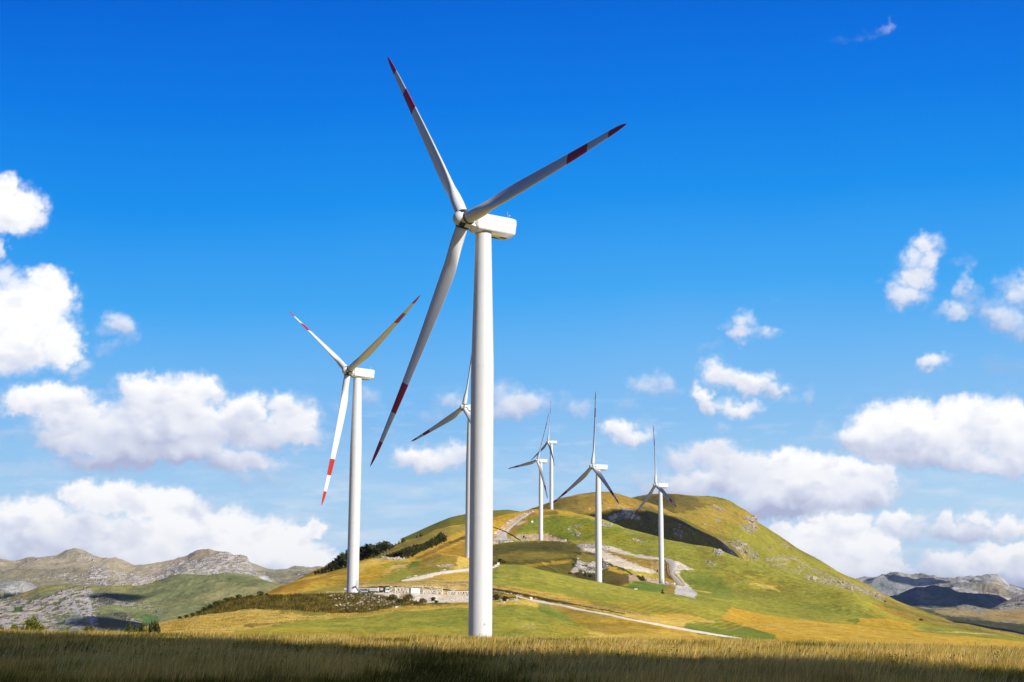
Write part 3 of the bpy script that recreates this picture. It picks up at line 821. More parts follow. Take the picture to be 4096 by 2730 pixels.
sH2 = Sheet('H2', [
    (12000, [(3900, 2420), (4900, 2420)], 20),
    (13500, [(3900, 2360), (4029, 2336), (4060, 2346), (4096, 2354), (4200, 2340), (4400, 2370), (4900, 2400)], 10)],
    3900, 4900, 4, smooth_u=6, amp=30, nscale=600, seed=48)
# --- left: J green hill with cliffs, K rocky spur, I mountains
sJ = Sheet('J', [
    (2300, [(-700, 2640), (1250, 2600)], 20),
    (2700, [(-700, 2560), (0, 2540), (300, 2545), (600, 2545), (1250, 2560)], 90),
    (3250, [(-700, 2470), (0, 2440), (150, 2420), (297, 2400), (420, 2410), (600, 2440), (800, 2430), (1000, 2410), (1150, 2420), (1250, 2440)], 80),
    (3700, [(-700, 2440), (0, 2404), (24, 2400), (89, 2377), (155, 2352), (202, 2346), (297, 2349), (387, 2351), (494, 2350), (565, 2343), (625, 2327), (714, 2311), (833, 2301), (922, 2301), (1012, 2312), (1101, 2335), (1125, 2343), (1250, 2370)], 16)],
    -700, 1250, 2.6, smooth_u=9, amp=9, nscale=200, seed=51, ridge_amp=16, ridge_scale=260)
sK = Sheet('K', [
    (4300, [(-700, 2460), (400, 2480)], 30),
    (4700, [(-700, 2340), (0, 2324), (36, 2322), (89, 2330), (128, 2351), (160, 2372), (300, 2420)], 12)],
    -700, 400, 2.6, smooth_u=6, amp=14, nscale=150, seed=52, ridge_amp=25, ridge_scale=200)
sI = Sheet('I', [
    (5000, [(-700, 2450), (1600, 2430)], 30),
    (6000, [(-700, 2360), (0, 2335), (300, 2340), (500, 2350), (700, 2340), (900, 2330), (1100, 2345), (1300, 2330), (1600, 2330)], 80),
    (6700, [(-700, 2300), (0, 2285), (150, 2278), (300, 2270), (420, 2285), (500, 2310), (640, 2300), (740, 2262), (820, 2268), (940, 2280), (1060, 2310), (1200, 2300), (1300, 2296), (1600, 2300)], 60),
    (7400, [(-700, 2230), (-200, 2255), (0, 2246), (60, 2246), (119, 2231), (170, 2227), (226, 2224), (250, 2214), (268, 2206), (290, 2200), (303, 2199), (333, 2208), (369, 2225), (405, 2243), (430, 2240), (458, 2240), (506, 2255), (540, 2263), (583, 2264), (610, 2256), (640, 2251), (702, 2246), (750, 2234), (773, 2220), (800, 2212), (833, 2207), (860, 2211), (881, 2208), (900, 2206), (915, 2207), (934, 2225), (950, 2222), (976, 2223), (990, 2228), (996, 2245), (1010, 2257), (1060, 2276), (1101, 2288), (1142, 2287), (1190, 2279), (1250, 2275), (1279, 2274), (1340, 2285), (1600, 2300)], 14)],
    -700, 1600, 2.6, smooth_u=3, amp=16, nscale=300, seed=53, ridge_amp=34, ridge_scale=420)

for s in SHEETS.values():
    s.prep()

# ------------------------------------------------------------------ surface colours of the slopes, some cloud and cutting shade painted in
s = sA; s.fill(GREEN)
s.mottle(LIME, .8, 26, .0, 5); s.mottle(GREEN2, .35, 12, .25, 6); s.mottle(GOLD, .35, 60, .25, 7)
s.paint([(-600, 2750), (-600, 2400), (700, 2400), (880, 2440), (1000, 2437), (1150, 2437), (1250, 2450), (1330, 2452), (1200, 2472), (1100, 2500), (980, 2518), (860, 2532), (700, 2560), (500, 2700)], GOLD2, 1, 9, seed=1)
s.paint([(1000, 2436), (1140, 2440), (1330, 2455), (1470, 2450), (1610, 2428), (1880, 2412), (1880, 2430), (1620, 2444), (1460, 2468), (1300, 2474), (1100, 2500), (1000, 2515), (860, 2535), (700, 2560), (600, 2500)], GOLD2, .85, 6, seed=2)
s.paint([(700, 2480), (1100, 2460), (900, 2500), (600, 2520)], GOLD, .7, 12, .5, 40, 3)
s.paint([(1340, 2452), (1470, 2448), (1620, 2424), (1880, 2410), (1880, 2422), (1620, 2438), (1470, 2460), (1300, 2464)], GOLD, .8, 4)
s.paint([(970, 2500), (1050, 2495), (1130, 2488), (1240, 2478), (1240, 2482), (1130, 2494), (1050, 2503), (975, 2507)], OLIVE2, .7, 3)
s.paint([(980, 2497), (1015, 2492), (1045, 2503), (1010, 2510), (978, 2508)], BROWN, .9, 3)
# brushy berm face
s.paint([(700, 2480), (800, 2455), (880, 2415), (952, 2388), (1041, 2378), (1440, 2366), (1560, 2378), (1640, 2392), (1700, 2408), (1880, 2416), (1620, 2424), (1467, 2450), (1327, 2455), (1140, 2442), (1000, 2436), (880, 2452), (800, 2462)], OLIVE, 1, 5, seed=5)
s.paint([(700, 2480), (880, 2415), (1041, 2378), (1300, 2376), (1450, 2400), (1600, 2420), (1327, 2455), (1000, 2440)], BROWN, .9, 5, .42, 20, 6)
s.paint([(1125, 2440), (1290, 2435), (1330, 2455), (1250, 2463), (1120, 2452)], OLIVE2, .9, 5)
# gravel bank of the platform
s.paint([(1480, 2360), (1900, 2360), (1900, 2410), (1760, 2412), (1690, 2414), (1620, 2400), (1560, 2388), (1500, 2378)], GRAVEL, 1, 5, seed=8, rock=.6)
s.paint([(1300, 2362), (1500, 2366), (1640, 2400), (1560, 2416), (1430, 2400), (1330, 2384)], ROCKC, .9, 6, .33, 14, 9, rock=.7)
s.paint([(1350, 2420), (1660, 2400), (1600, 2432), (1380, 2446)], ROCKC, .8, 6, .25, 12, 10, rock=.7)
s.paint([(1600, 2364), (1650, 2364), (1640, 2400), (1610, 2400)], BROWN, .7, 5)
s.paint([(1960, 2380), (2060, 2386), (2110, 2398), (2060, 2408), (1960, 2415)], OLIVE, 1, 5)
s.paint([(1960, 2390), (2050, 2392), (2040, 2410), (1960, 2412)], ROCKC, .8, 5, .35, 10, 12, rock=.6)
s.paint([(1960, 2404), (2080, 2398), (2200, 2412), (2330, 2440), (2500, 2470), (2760, 2530), (2760, 2560), (2400, 2490), (2200, 2440), (2100, 2420), (1960, 2420)], GOLD2, 1, 7, seed=13)
s.paint([(2150, 2410), (2300, 2440), (2430, 2475), (2520, 2505), (2300, 2500), (2160, 2450)], GREEN2, .8, 8, seed=14)
s.paint([(2330, 2560), (2400, 2505), (2500, 2490), (2600, 2500), (2900, 2540), (2900, 2640), (2300, 2640)], GOLD2, .95, 22, .8, 90, seed=15)
s.paint([(2590, 2520), (2700, 2515), (2740, 2535), (2600, 2545)], GREEN, .7, 5)
s.paint([(2070, 2505), (2140, 2490), (2150, 2520), (2080, 2528)], EARTH, .6, 7, .35, 12)
s.paint([(-600, 2720), (2600, 2545), (4500, 2560), (4500, 2720)], GOLD2, .7, 10)

s = sB; s.fill(GOLD)
s.mottle(GOLD2, .6, 30, .05, 8); s.mottle(OLIVE2, .55, 45, .22, 9)
# left golden hill
s.paint([(1130, 2344), (1300, 2300), (1386, 2262), (1386, 2300), (1250, 2330), (1180, 2370), (1060, 2380)], (0.50, 0.28, 0.03), .9, 6)
s.paint([(1240, 2290), (1400, 2262), (1400, 2275), (1300, 2296)], GREEN, .8, 5)
s.paint([(1225, 2350), (1300, 2325), (1390, 2305), (1390, 2325), (1280, 2350)], OLIVE2, .7, 7, .45, 30)
s.paint([(1200, 2378), (1290, 2352), (1385, 2338), (1440, 2322), (1440, 2345), (1386, 2374)], GREEN, .55, 6)
s.paint([(1060, 2385), (1386, 2362), (1440, 2330), (1608, 2326), (1880, 2320), (1880, 2360), (1560, 2343), (1440, 2348), (1390, 2372)], STRAW, .9, 4)
# greens behind turbine 2
s.paint([(1430, 2335), (1520, 2318), (1600, 2285), (1690, 2283), (1790, 2270), (1810, 2285), (1700, 2305), (1610, 2325), (1520, 2332)], GREEN, 1, 6)
s.paint([(1480, 2312), (1560, 2288), (1620, 2262), (1700, 2262), (1700, 2278), (1600, 2290), (1540, 2310)], GREEN2, .7, 7, .6)
s.paint([(1632, 2262), (1645, 2248), (1690, 2245), (1660, 2270), (1632, 2274)], GREEN2, 1, 4)
s.paint([(1515, 2262), (1590, 2244), (1640, 2250), (1600, 2262), (1540, 2275)], GREEN, .8, 5)
s.paint([(1430, 2300), (1500, 2265), (1560, 2275), (1500, 2310)], GOLD, .9, 6)
s.paint([(1500, 2228), (1640, 2236), (1636, 2244), (1500, 2240)], ROCKC, .8, 3, .45, 10, 4, rock=.6)
s.paint([(1570, 2262), (1625, 2258), (1620, 2272), (1575, 2274)], EARTH, .7, 4)
s.paint([(1660, 2300), (1640, 2275), (1700, 2232), (1765, 2219), (1830, 2226), (1830, 2260), (1790, 2280)], OLIVE2, .75, 7)
s.paint([(1750, 2262), (1810, 2256), (1820, 2268), (1760, 2272)], ROCKC, .7, 4, .5, 9, rock=.6)
s.paint([(1700, 2262), (1735, 2236), (1745, 2240), (1715, 2272)], ROCKC, .6, 4, .35, 8, rock=.6)
s.paint([(1830, 2222), (1890, 2232), (1890, 2300), (1820, 2280)], GOLD2, .9, 6)
# cut bank: rocks behind the platform
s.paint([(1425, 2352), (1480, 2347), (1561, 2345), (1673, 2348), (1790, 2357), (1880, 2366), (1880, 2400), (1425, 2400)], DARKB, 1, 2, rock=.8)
s.paint([(1555, 2349), (1673, 2351), (1790, 2361), (1880, 2370), (1880, 2400), (1555, 2400)], (0.62, 0.50, 0.36), 1, 3, .62, 7, 15, rock=1)
# road across
s.paint([(1598, 2326), (1650, 2312), (1760, 2292), (1850, 2278), (1900, 2272), (2000, 2260), (2000, 2270), (1900, 2285), (1780, 2300), (1700, 2320), (1660, 2332)], STRAW, .7, 4)
# right part: bright green field
s.paint([(1900, 2300), (1960, 2268), (2080, 2255), (2200, 2270), (2500, 2340), (2800, 2392), (2960, 2430), (3120, 2500), (3120, 2560), (2900, 2500), (2700, 2440), (2500, 2415), (2350, 2400), (2200, 2372), (2050, 2345), (1900, 2345)], GREEN, 1, 5, seed=16)
s.paint([(1900, 2330), (2000, 2275), (2200, 2290), (2500, 2350), (2900, 2430), (2880, 2470), (2500, 2400), (2200, 2350)], LIME, .8, 8, .6, 50, 17)
s.paint([(1900, 2300), (1990, 2280), (1980, 2330), (1900, 2335)], GREEN2, .7, 8)
s.paint([(1900, 2340), (1968, 2342), (2050, 2352), (2200, 2380), (2330, 2405), (2380, 2422), (2500, 2440), (2700, 2470), (2850, 2486), (2880, 2510), (2700, 2505), (2500, 2470), (2300, 2425), (2150, 2390), (2050, 2368), (1960, 2356), (1900, 2356)], GOLD2, 1, 4, seed=18)
s.paint([(2350, 2402), (2500, 2418), (2660, 2432), (2740, 2452), (2600, 2460), (2450, 2440), (2370, 2420)], GREEN2, .6, 5)
s.paint([(2740, 2492), (2830, 2490), (2960, 2500), (3120, 2535), (3100, 2560), (2900, 2560), (2740, 2520)], GREEN2, .9, 6)
s.paint([(2880, 2475), (2940, 2468), (3050, 2492), (3150, 2532), (3050, 2530), (2900, 2500)], OLIVE2, .8, 5)
# mown stripes on the field's right half
for k in range(15):
    u0 = 2560 + k * 30; v0 = 2395 + k * 6.5
    s.paint([(u0 - 80, v0 + 38), (u0 + 60, v0 - 10 + k * .6), (u0 + 66, v0 - 6 + k * .6), (u0 - 70, v0 + 42)], GOLD, .45, 3)
# orange field
s.paint([(2880, 2475), (2930, 2425), (2960, 2420), (3200, 2458), (3440, 2488), (3560, 2508), (3640, 2522), (3800, 2545), (4000, 2560), (4500, 2600), (4500, 2700), (3200, 2700), (3100, 2540), (3000, 2510)], GOLD, 1, 4, seed=19)
s.paint([(2930, 2500), (3200, 2480), (3600, 2530), (4200, 2580), (4200, 2600), (3300, 2560)], GOLD2, .5, 8, .5, 60)
# shaded ditch / dark bank above the road
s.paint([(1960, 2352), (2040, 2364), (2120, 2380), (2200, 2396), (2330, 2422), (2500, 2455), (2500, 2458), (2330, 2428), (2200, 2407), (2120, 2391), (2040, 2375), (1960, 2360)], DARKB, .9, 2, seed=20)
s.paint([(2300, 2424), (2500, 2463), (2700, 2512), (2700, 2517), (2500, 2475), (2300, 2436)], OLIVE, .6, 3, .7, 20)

s = sC; s.fill(GREEN)
s.mottle(LIME, .7, 90, .05, 8); s.mottle(OLIVE2, .4, 60, .2, 9); s.mottle(GOLD, .3, 120, .25, 10)
# left golden slopes
s.paint([(900, 2430), (1250, 2270), (1572, 2170), (1863, 2085), (1972, 2060), (2130, 2030), (2250, 2035), (2110, 2075), (2040, 2110), (1990, 2160), (1968, 2270), (1890, 2290), (900, 2450)], GOLD, 1, 5, seed=2)
s.paint([(1432, 2250), (1572, 2184), (1735, 2125), (1868, 2095), (1868, 2125), (1760, 2150), (1600, 2210), (1477, 2245)], (0.34, 0.27, 0.05), .9, 6)
s.paint([(1560, 2198), (1660, 2160), (1760, 2136), (1760, 2142), (1640, 2176), (1580, 2210)], OLIVE, .6, 6, .5, 26)
s.paint([(1640, 2246), (1700, 2215), (1790, 2170), (1868, 2143), (1868, 2155), (1790, 2186), (1700, 2232), (1660, 2246)], BROWN, .9, 4)
s.paint([(1790, 2170), (1868, 2140), (1868, 2150), (1800, 2178)], OLIVE, 1, 3)
s.paint([(1680, 2240), (1868, 2160), (1868, 2235), (1800, 2225), (1720, 2235)], (0.44, 0.26, 0.03), .9, 6)
s.paint([(1730, 2215), (1790, 2208), (1785, 2222), (1735, 2224)], BROWN, .6, 5, .5, 20)
# right of the near tower: dark olive mounds
s.paint([(1950, 2190), (2000, 2170), (2100, 2168), (2165, 2162), (2250, 2165), (2300, 2172), (2330, 2180), (2330, 2230), (2400, 2270), (2400, 2350), (2200, 2300), (2080, 2270), (1950, 2285)], OLIVE, 1, 7, seed=3)
s.paint([(1950, 2230), (2100, 2200), (2300, 2222), (2200, 2240), (2080, 2242), (1950, 2250)], OLIVE2, .9, 8)
s.paint([(2080, 2262), (2180, 2250), (2290, 2240), (2290, 2248), (2180, 2262), (2100, 2272)], GOLD, .6, 6)
s.paint([(1970, 2190), (2080, 2178), (2280, 2180), (2330, 2200), (2200, 2200), (2050, 2215)], (0.10, 0.095, 0.02), .7, 8, .65, 40)
s.paint([(1972, 2218), (2050, 2205), (2300, 2225), (2200, 2232), (1980, 2240)], (0.32, 0.22, 0.04), .5, 6, .5, 40)
s.paint([(1950, 2075), (2070, 2045), (2060, 2062), (2010, 2110), (1970, 2140), (1950, 2140)], GOLD, 1, 4)
# cutting beside the upper road and pad of turbine 4
s.paint([(1972, 2140), (2010, 2102), (2060, 2068), (2130, 2042), (2140, 2048), (2085, 2066), (2030, 2110), (1990, 2148)], EARTH, .9, 3, .75, 14)
s.paint([(2030, 2140), (2060, 2095), (2120, 2055), (2160, 2050), (2155, 2080), (2110, 2100), (2080, 2130), (2050, 2150)], BROWN, .85, 5)
s.paint([(2060, 2098), (2105, 2080), (2100, 2094), (2070, 2104)], EARTH, .8, 4)
s.paint([(2040, 2150), (2070, 2141), (2150, 2136), (2210, 2139), (2250, 2152), (2285, 2172), (2230, 2165), (2150, 2163), (2060, 2164)], EARTH, 1, 3, seed=6, rock=.4)
s.paint([(2085, 2142), (2100, 2141), (2108, 2163), (2098, 2164)], DARKB, 1, 1.5)  # shade in the cutting, painted on as a dark strip
s.paint([(2200, 2137), (2240, 2146), (2290, 2170), (2280, 2172), (2235, 2152), (2195, 2142)], DARKB, .8, 2)  # more painted shade, along the cut edge of the pad
s.paint([(1972, 2150), (2040, 2155), (2040, 2166), (1972, 2175)], ROCKC, .9, 4, .65, 8, rock=.6)
s.paint([(2130, 2044), (2250, 2044), (2330, 2058), (2300, 2068), (2230, 2060), (2160, 2062)], GOLD, .8, 4)
s.paint([(2170, 2046), (2240, 2048), (2230, 2060), (2170, 2062)], OLIVE, .7, 4)
# green mid slopes
s.paint([(2120, 2075), (2230, 2062), (2400, 2085), (2500, 2125), (2420, 2160), (2290, 2165), (2180, 2130), (2060, 2130)], (0.20, 0.25, 0.02), .8, 8)
s.paint([(2280, 2100), (2380, 2095), (2500, 2140), (2600, 2190), (2480, 2180), (2330, 2150)], (0.36, 0.30, 0.015), .75, 9, .55, 50)
s.paint([(2290, 2120), (2335, 2150), (2330, 2165), (2280, 2130)], ROCKC, .6, 5, .4, 10, rock=.5)
s.paint([(2400, 2088), (2445, 2098), (2450, 2110), (2410, 2104)], ROCKC, .9, 4, .6, 8, rock=.6)
s.paint([(2300, 2100), (2330, 2100), (2330, 2112), (2305, 2112)], ROCKC, .8, 3, .5, 8, rock=.6)
s.paint([(2535, 2150), (2580, 2172), (2578, 2178), (2530, 2158)], ROCKC, .8, 4, .45, 8, rock=.6)
# gravel pit strip
s.paint([(2300, 2176), (2400, 2176), (2440, 2190), (2400, 2215), (2330, 2205)], (0.42, 0.36, 0.32), 1, 5, .75, 12, rock=.5)
s.paint([(2390, 2182), (2450, 2188), (2545, 2218), (2600, 2225), (2660, 2236), (2600, 2240), (2520, 2222), (2440, 2205), (2390, 2195)], GRAVEL, .9, 4)
s.paint([(2330, 2195), (2400, 2195), (2500, 2240), (2600, 2280), (2625, 2290), (2600, 2296), (2500, 2275), (2420, 2250), (2380, 2225)], GRAVEL, 1, 5, seed=7, rock=.3)
s.paint([(2410, 2205), (2540, 2232), (2640, 2250), (2650, 2300), (2600, 2280), (2500, 2240), (2430, 2218)], (0.40, 0.24, 0.05), .9, 6, .7, 30)
s.paint([(2600, 2250), (2640, 2250), (2640, 2300), (2600, 2295)], EARTH, .6, 6, .4, 10)
# dark rocky hollow left of turbine 6
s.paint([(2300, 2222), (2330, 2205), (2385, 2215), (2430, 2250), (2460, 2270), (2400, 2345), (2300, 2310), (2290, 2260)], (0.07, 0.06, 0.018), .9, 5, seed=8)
s.paint([(2310, 2240), (2385, 2255), (2385, 2290), (2340, 2292), (2310, 2270)], ROCKC, 1, 5, .5, 11, 5, rock=.9)
s.paint([(2290, 2272), (2320, 2262), (2312, 2295), (2288, 2292)], ROCKC, .9, 4)
s.paint([(2410, 2252), (2438, 2252), (2432, 2272), (2412, 2276)], ROCKC, .9, 4, .6, 8, rock=.8)
s.paint([(2300, 2225), (2330, 2212), (2385, 2225), (2400, 2250), (2330, 2250)], OLIVE2, .9, 5)
s.paint([(2410, 2280), (2500, 2270), (2490, 2340), (2440, 2345), (2405, 2330)], OLIVE, .95, 6)
s.paint([(2440, 2262), (2500, 2290), (2640, 2312), (2640, 2322), (2500, 2302), (2430, 2280)], GOLD, .9, 4)
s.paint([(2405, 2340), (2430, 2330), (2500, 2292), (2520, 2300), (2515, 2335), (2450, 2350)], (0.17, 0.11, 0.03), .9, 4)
s.paint([(2510, 2297), (2545, 2300), (2560, 2325), (2515, 2328)], EARTH, 1, 3, rock=.5)
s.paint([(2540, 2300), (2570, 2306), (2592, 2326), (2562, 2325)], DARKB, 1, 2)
s.paint([(2570, 2308), (2640, 2320), (2720, 2340), (2700, 2350), (2590, 2330)], (0.60, 0.42, 0.27), 1, 3, rock=.6)
s.paint([(2490, 2350), (2540, 2326), (2600, 2328), (2680, 2345), (2675, 2365), (2600, 2370), (2520, 2362)], GREEN2, 1, 3)
s.paint([(2655, 2260), (2672, 2250), (2690, 2300), (2735, 2345), (2700, 2338), (2655, 2310)], BROWN, .95, 4)
s.paint([(2656, 2315), (2720, 2325), (2740, 2342), (2700, 2336)], GOLD, .9, 3)
s.paint([(2660, 2345), (2700, 2340), (2705, 2372), (2670, 2378), (2650, 2372)], (0.42, 0.27, 0.05), .8, 9, .8, 20)
# gravel beside the road bend
s.paint([(2690, 2243), (2715, 2247), (2775, 2280), (2700, 2283), (2720, 2283), (2722, 2305), (2740, 2330), (2760, 2345), (2745, 2345), (2710, 2305), (2695, 2285), (2700, 2262)], GRAVEL, 1, 2.5, seed=9)
s.paint([(2705, 2344), (2750, 2344), (2775, 2360), (2793, 2378), (2780, 2385), (2782, 2394), (2745, 2386), (2696, 2378)], (0.72, 0.66, 0.58), 1, 2, seed=10)
s.paint([(2725, 2290), (2830, 2285), (2900, 2330), (2950, 2400), (2800, 2385), (2780, 2350), (2740, 2330)], GREEN2, .55, 9)
s.paint([(2780, 2358), (2850, 2372), (2850, 2376), (2780, 2364)], GOLD2, .8, 3)
s.paint([(2960, 2375), (3010, 2385), (3005, 2410), (2950, 2395)], GREEN2, .4, 8)
s.paint([(2700, 2195), (2820, 2225), (2960, 2320), (2930, 2330), (2860, 2260), (2780, 2215), (2690, 2200)], (0.34, 0.24, 0.035), .6, 5, .6, 60)
s.paint([(2850, 2195), (2900, 2205), (2890, 2222), (2868, 2225)], ROCKC, .95, 3, .7, 9, rock=.7)
s.paint([(2820, 2240), (2870, 2250), (2860, 2265), (2830, 2262)], ROCKC, .8, 5, .3, 7, rock=.5)
s.paint([(2780, 2195), (2870, 2215), (2920, 2250), (3200, 2350), (3260, 2390), (3100, 2370), (2950, 2320), (2860, 2250)], OLIVE2, .55, 9, .5, 60)
s.paint([(3000, 2330), (3080, 2342), (3125, 2364), (3115, 2368), (3060, 2350), (3000, 2338)], GOLD2, .8, 3)
s.paint([(2980, 2390), (3300, 2420), (3600, 2490), (3500, 2500), (3100, 2450)], GREEN, .8, 9)
s.paint([(3100, 2400), (3400, 2440), (3500, 2470), (3300, 2450)], GREEN2, .4, 9, .6)
s.paint([(3490, 2405), (3530, 2425), (3600, 2455), (3720, 2495), (3660, 2490), (3600, 2470), (3520, 2435)], (0.42, 0.27, 0.03), .95, 4)
s.paint([(3370, 2482), (3440, 2473), (3560, 2478), (3640, 2492), (3700, 2522), (3600, 2520), (3500, 2505), (3430, 2498)], GOLD, .95, 4)
s.paint([(3370, 2482), (3430, 2474), (3440, 2486), (3430, 2496)], GREEN2, .9, 3)
s.paint([(3640, 2500), (3900, 2525), (4200, 2560), (4200, 2590), (3900, 2560), (3700, 2530)], GREEN, .9, 6)
s.paint([(3690, 2527), (3850, 2528), (4096, 2545), (4096, 2549), (3850, 2533)], STRAW, .8, 3)

s = sC2; s.fill((0.24, 0.22, 0.03))
s = sD; s.fill((0.42, 0.26, 0.042))
s.mottle((0.52, 0.34, 0.06), .7, 90, .05, 3); s.mottle((0.20, 0.16, 0.03), .7, 110, .15, 4)
s.paint([(2360, 2200), (2350, 2060), (2440, 2035), (2600, 2030), (2738, 2075), (2878, 2150), (3000, 2230), (3000, 2300), (2400, 2300)], (0.17, 0.15, 0.03), .8, 10, seed=3)
s.paint([(2420, 2085), (2455, 2060), (2490, 2038), (2525, 2042), (2555, 2062), (2560, 2078), (2500, 2075), (2450, 2090)], ROCKC, 1, 5, .62, 11, 7, rock=1)
s.paint([(2560, 2055), (2720, 2090), (2760, 2120), (2600, 2090)], ROCKC, .7, 4, .16, 6, 8, rock=.8)
s.paint([(2690, 2110), (2730, 2120), (2725, 2160), (2700, 2150)], ROCKC, .8, 4, .45, 9, 9, rock=.8)
s.paint([(2870, 2150), (2900, 2170), (2935, 2210), (2950, 2240), (2910, 2210)], ROCKC, .8, 4, .55, 9, 9, rock=.8)
s = sE; s.fill((0.38, 0.28, 0.042))
s.mottle((0.48, 0.33, 0.055), .7, 120, .05, 3); s.mottle((0.16, 0.155, 0.025), .6, 150, .1, 4)
s.paint([(2537, 1990), (2640, 1970), (2700, 1975), (2760, 1985), (2850, 2020), (2700, 2060), (2560, 2020)], (0.17, 0.13, 0.03), .8, 10)
s.paint([(2900, 2100), (3060, 2110), (3200, 2210), (3440, 2330), (3560, 2410), (3400, 2420), (3000, 2250)], (0.33, 0.31, 0.035), .8, 12)
s.paint([(2970, 2072), (3020, 2068), (3040, 2098), (3000, 2095)], (.56, .48, .37), .85, 4, .65, 10, 7, rock=1)
s.paint([(2955, 2100), (3015, 2095), (3030, 2125), (3010, 2140), (2975, 2125)], (.52, .44, .33), .72, 5, .5, 10, 8, rock=1)
s.paint([(2850, 2015), (2905, 2040), (2890, 2045), (2855, 2030)], ROCKC, .9, 4, .5, 8, rock=1)
s.paint([(2860, 2070), (2885, 2072), (2880, 2090), (2862, 2088)], ROCKC, .7, 4, .5, 8, rock=1)
s.paint([(2905, 2160), (2960, 2160), (3030, 2210), (3035, 2245), (2990, 2240), (2940, 2200)], (.52, .44, .33), .72, 6, .42, 11, 11, rock=1)
for (a, b, t, cv) in (((3060, 2240), (3190, 2234), 5, .7), ((3085, 2262), (3150, 2254), 4, .7), ((3100, 2275), (3200, 2290), 10, .3), ((3190, 2250), (3400, 2345), 9, .45),
                      ((3220, 2310), (3380, 2345), 14, .55), ((3370, 2330), (3540, 2395), 16, .45), ((3060, 2190), (3110, 2198), 8, .3), ((3130, 2170), (3160, 2188), 8, .5)):
    s.paint([(a[0], a[1] - t), (b[0], b[1] - t), (b[0], b[1] + t), (a[0], a[1] + t)], (.52, .44, .33), .72, 5, cv, 11, 12, rock=1)

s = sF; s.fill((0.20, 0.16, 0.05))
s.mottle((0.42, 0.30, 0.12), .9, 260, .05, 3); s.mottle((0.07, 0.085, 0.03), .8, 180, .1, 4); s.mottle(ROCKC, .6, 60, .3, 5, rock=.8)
s.paint([(3500, 2420), (3620, 2425), (3760, 2450), (3900, 2480), (4300, 2520), (4300, 2600), (3700, 2540)], (0.05, 0.055, 0.025), .85, 8, seed=5)  # dark band of cloud shade painted across the valley floor
s.paint([(3540, 2420), (3640, 2428), (3800, 2478), (3760, 2490), (3600, 2450)], GREEN2, .7, 8)
s.paint([(3730, 2440), (3900, 2436), (4300, 2440), (4300, 2500), (3900, 2470), (3760, 2460)], (0.45, 0.33, 0.14), .9, 8)
s.paint([(3820, 2425), (3870, 2420), (3960, 2436), (3940, 2446), (3840, 2442)], (0.45, 0.42, 0.36), .9, 5, .6, 20, rock=.8)
s.paint([(3940, 2460), (4300, 2440), (4300, 2480), (3980, 2478)], (0.42, 0.28, 0.08), .8, 6)
s.paint([(3960, 2425), (4100, 2380), (4300, 2370), (4300, 2430), (4000, 2440)], (0.5, 0.46, 0.4), .9, 6, .6, 30, rock=.8)
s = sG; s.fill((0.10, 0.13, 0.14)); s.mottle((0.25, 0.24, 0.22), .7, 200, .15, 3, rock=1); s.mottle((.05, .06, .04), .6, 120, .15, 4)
s = sH; s.fill((0.46, 0.43, 0.38)); s.mottle((0.20, 0.20, 0.13), .8, 420, .05, 3); s.mottle((0.62, 0.58, 0.54), .8, 200, .05, 5, rock=1); s.rock[...] = .7
s.paint([(3436, 2330), (3596, 2295), (3700, 2340), (3560, 2400), (3450, 2380)], (0.24, 0.26, 0.24), .7, 10)  # cloud shadow on the left end, painted as a darker patch
s.paint([(3880, 2345), (3960, 2330), (4000, 2330), (4060, 2380), (4000, 2400)], (0.42, 0.34, 0.18), .8, 8)
s = sH2; s.fill((0.25, 0.25, 0.2))

s = sJ; s.fill((0.25, 0.26, 0.10))
s.mottle((0.36, 0.31, 0.13), .7, 240, .05, 3); s.mottle((0.10, 0.135, 0.04), .6, 160, .15, 4)
s.paint([(-600, 2560), (-600, 2420), (0, 2405), (60, 2390), (150, 2400), (230, 2370), (290, 2352), (380, 2350), (370, 2400), (400, 2470), (420, 2560)], (0.66, 0.57, 0.50), 1, 12, .60, 40, 5, rock=1)
s.paint([(380, 2375), (430, 2372), (560, 2415), (560, 2430), (440, 2420), (370, 2440)], ROCKC, .95, 10, .6, 26, 6, rock=1)
s.paint([(560, 2405), (640, 2440), (630, 2460), (560, 2430)], ROCKC, .8, 10, .45, 20, 7, rock=1)
s.paint([(440, 2440), (520, 2460), (580, 2500), (560, 2510), (480, 2470)], ROCKC, .8, 8, .5, 20, 7, rock=1)
s.paint([(60, 2425), (100, 2425), (95, 2448), (50, 2450)], (0.14, 0.2, 0.05), 1, 6)
for (pts) in ([(255, 2365), (275, 2380), (335, 2470), (380, 2520), (365, 2520), (310, 2460)], [(345, 2370), (365, 2400), (370, 2450), (382, 2520), (372, 2520), (352, 2440)], [(290, 2400), (330, 2470), (300, 2500), (240, 2510), (280, 2460)]):
    s.paint(pts, (0.60, 0.56, 0.52), .9, 5, rock=.6)
s.paint([(210, 2460), (290, 2440), (360, 2500), (380, 2540), (180, 2540)], (0.16, 0.2, 0.06), .7, 12, .55, 50)
s.paint([(395, 2380), (470, 2375), (480, 2400), (420, 2425), (380, 2410)], (0.10, 0.10, 0.07), .75, 8)  # upper cloud shadow painted into the hill colour
s.paint([(380, 2455), (500, 2445), (520, 2510), (400, 2515)], (0.11, 0.11, 0.07), .75, 10)  # lower cloud shadow, likewise painted dark
s.paint([(560, 2460), (640, 2465), (620, 2510), (570, 2490)], (0.10, 0.2, 0.05), .8, 6)
s.paint([(30, 2395), (160, 2348), (500, 2346), (640, 2322), (640, 2332), (500, 2360), (300, 2356), (200, 2360), (60, 2402)], (0.38, 0.30, 0.09), .7, 5)
s = sK; s.fill((0.5, 0.48, 0.44)); s.mottle((.22, .2, .1), .7, 150, .1, 2); s.rock[...] = .8
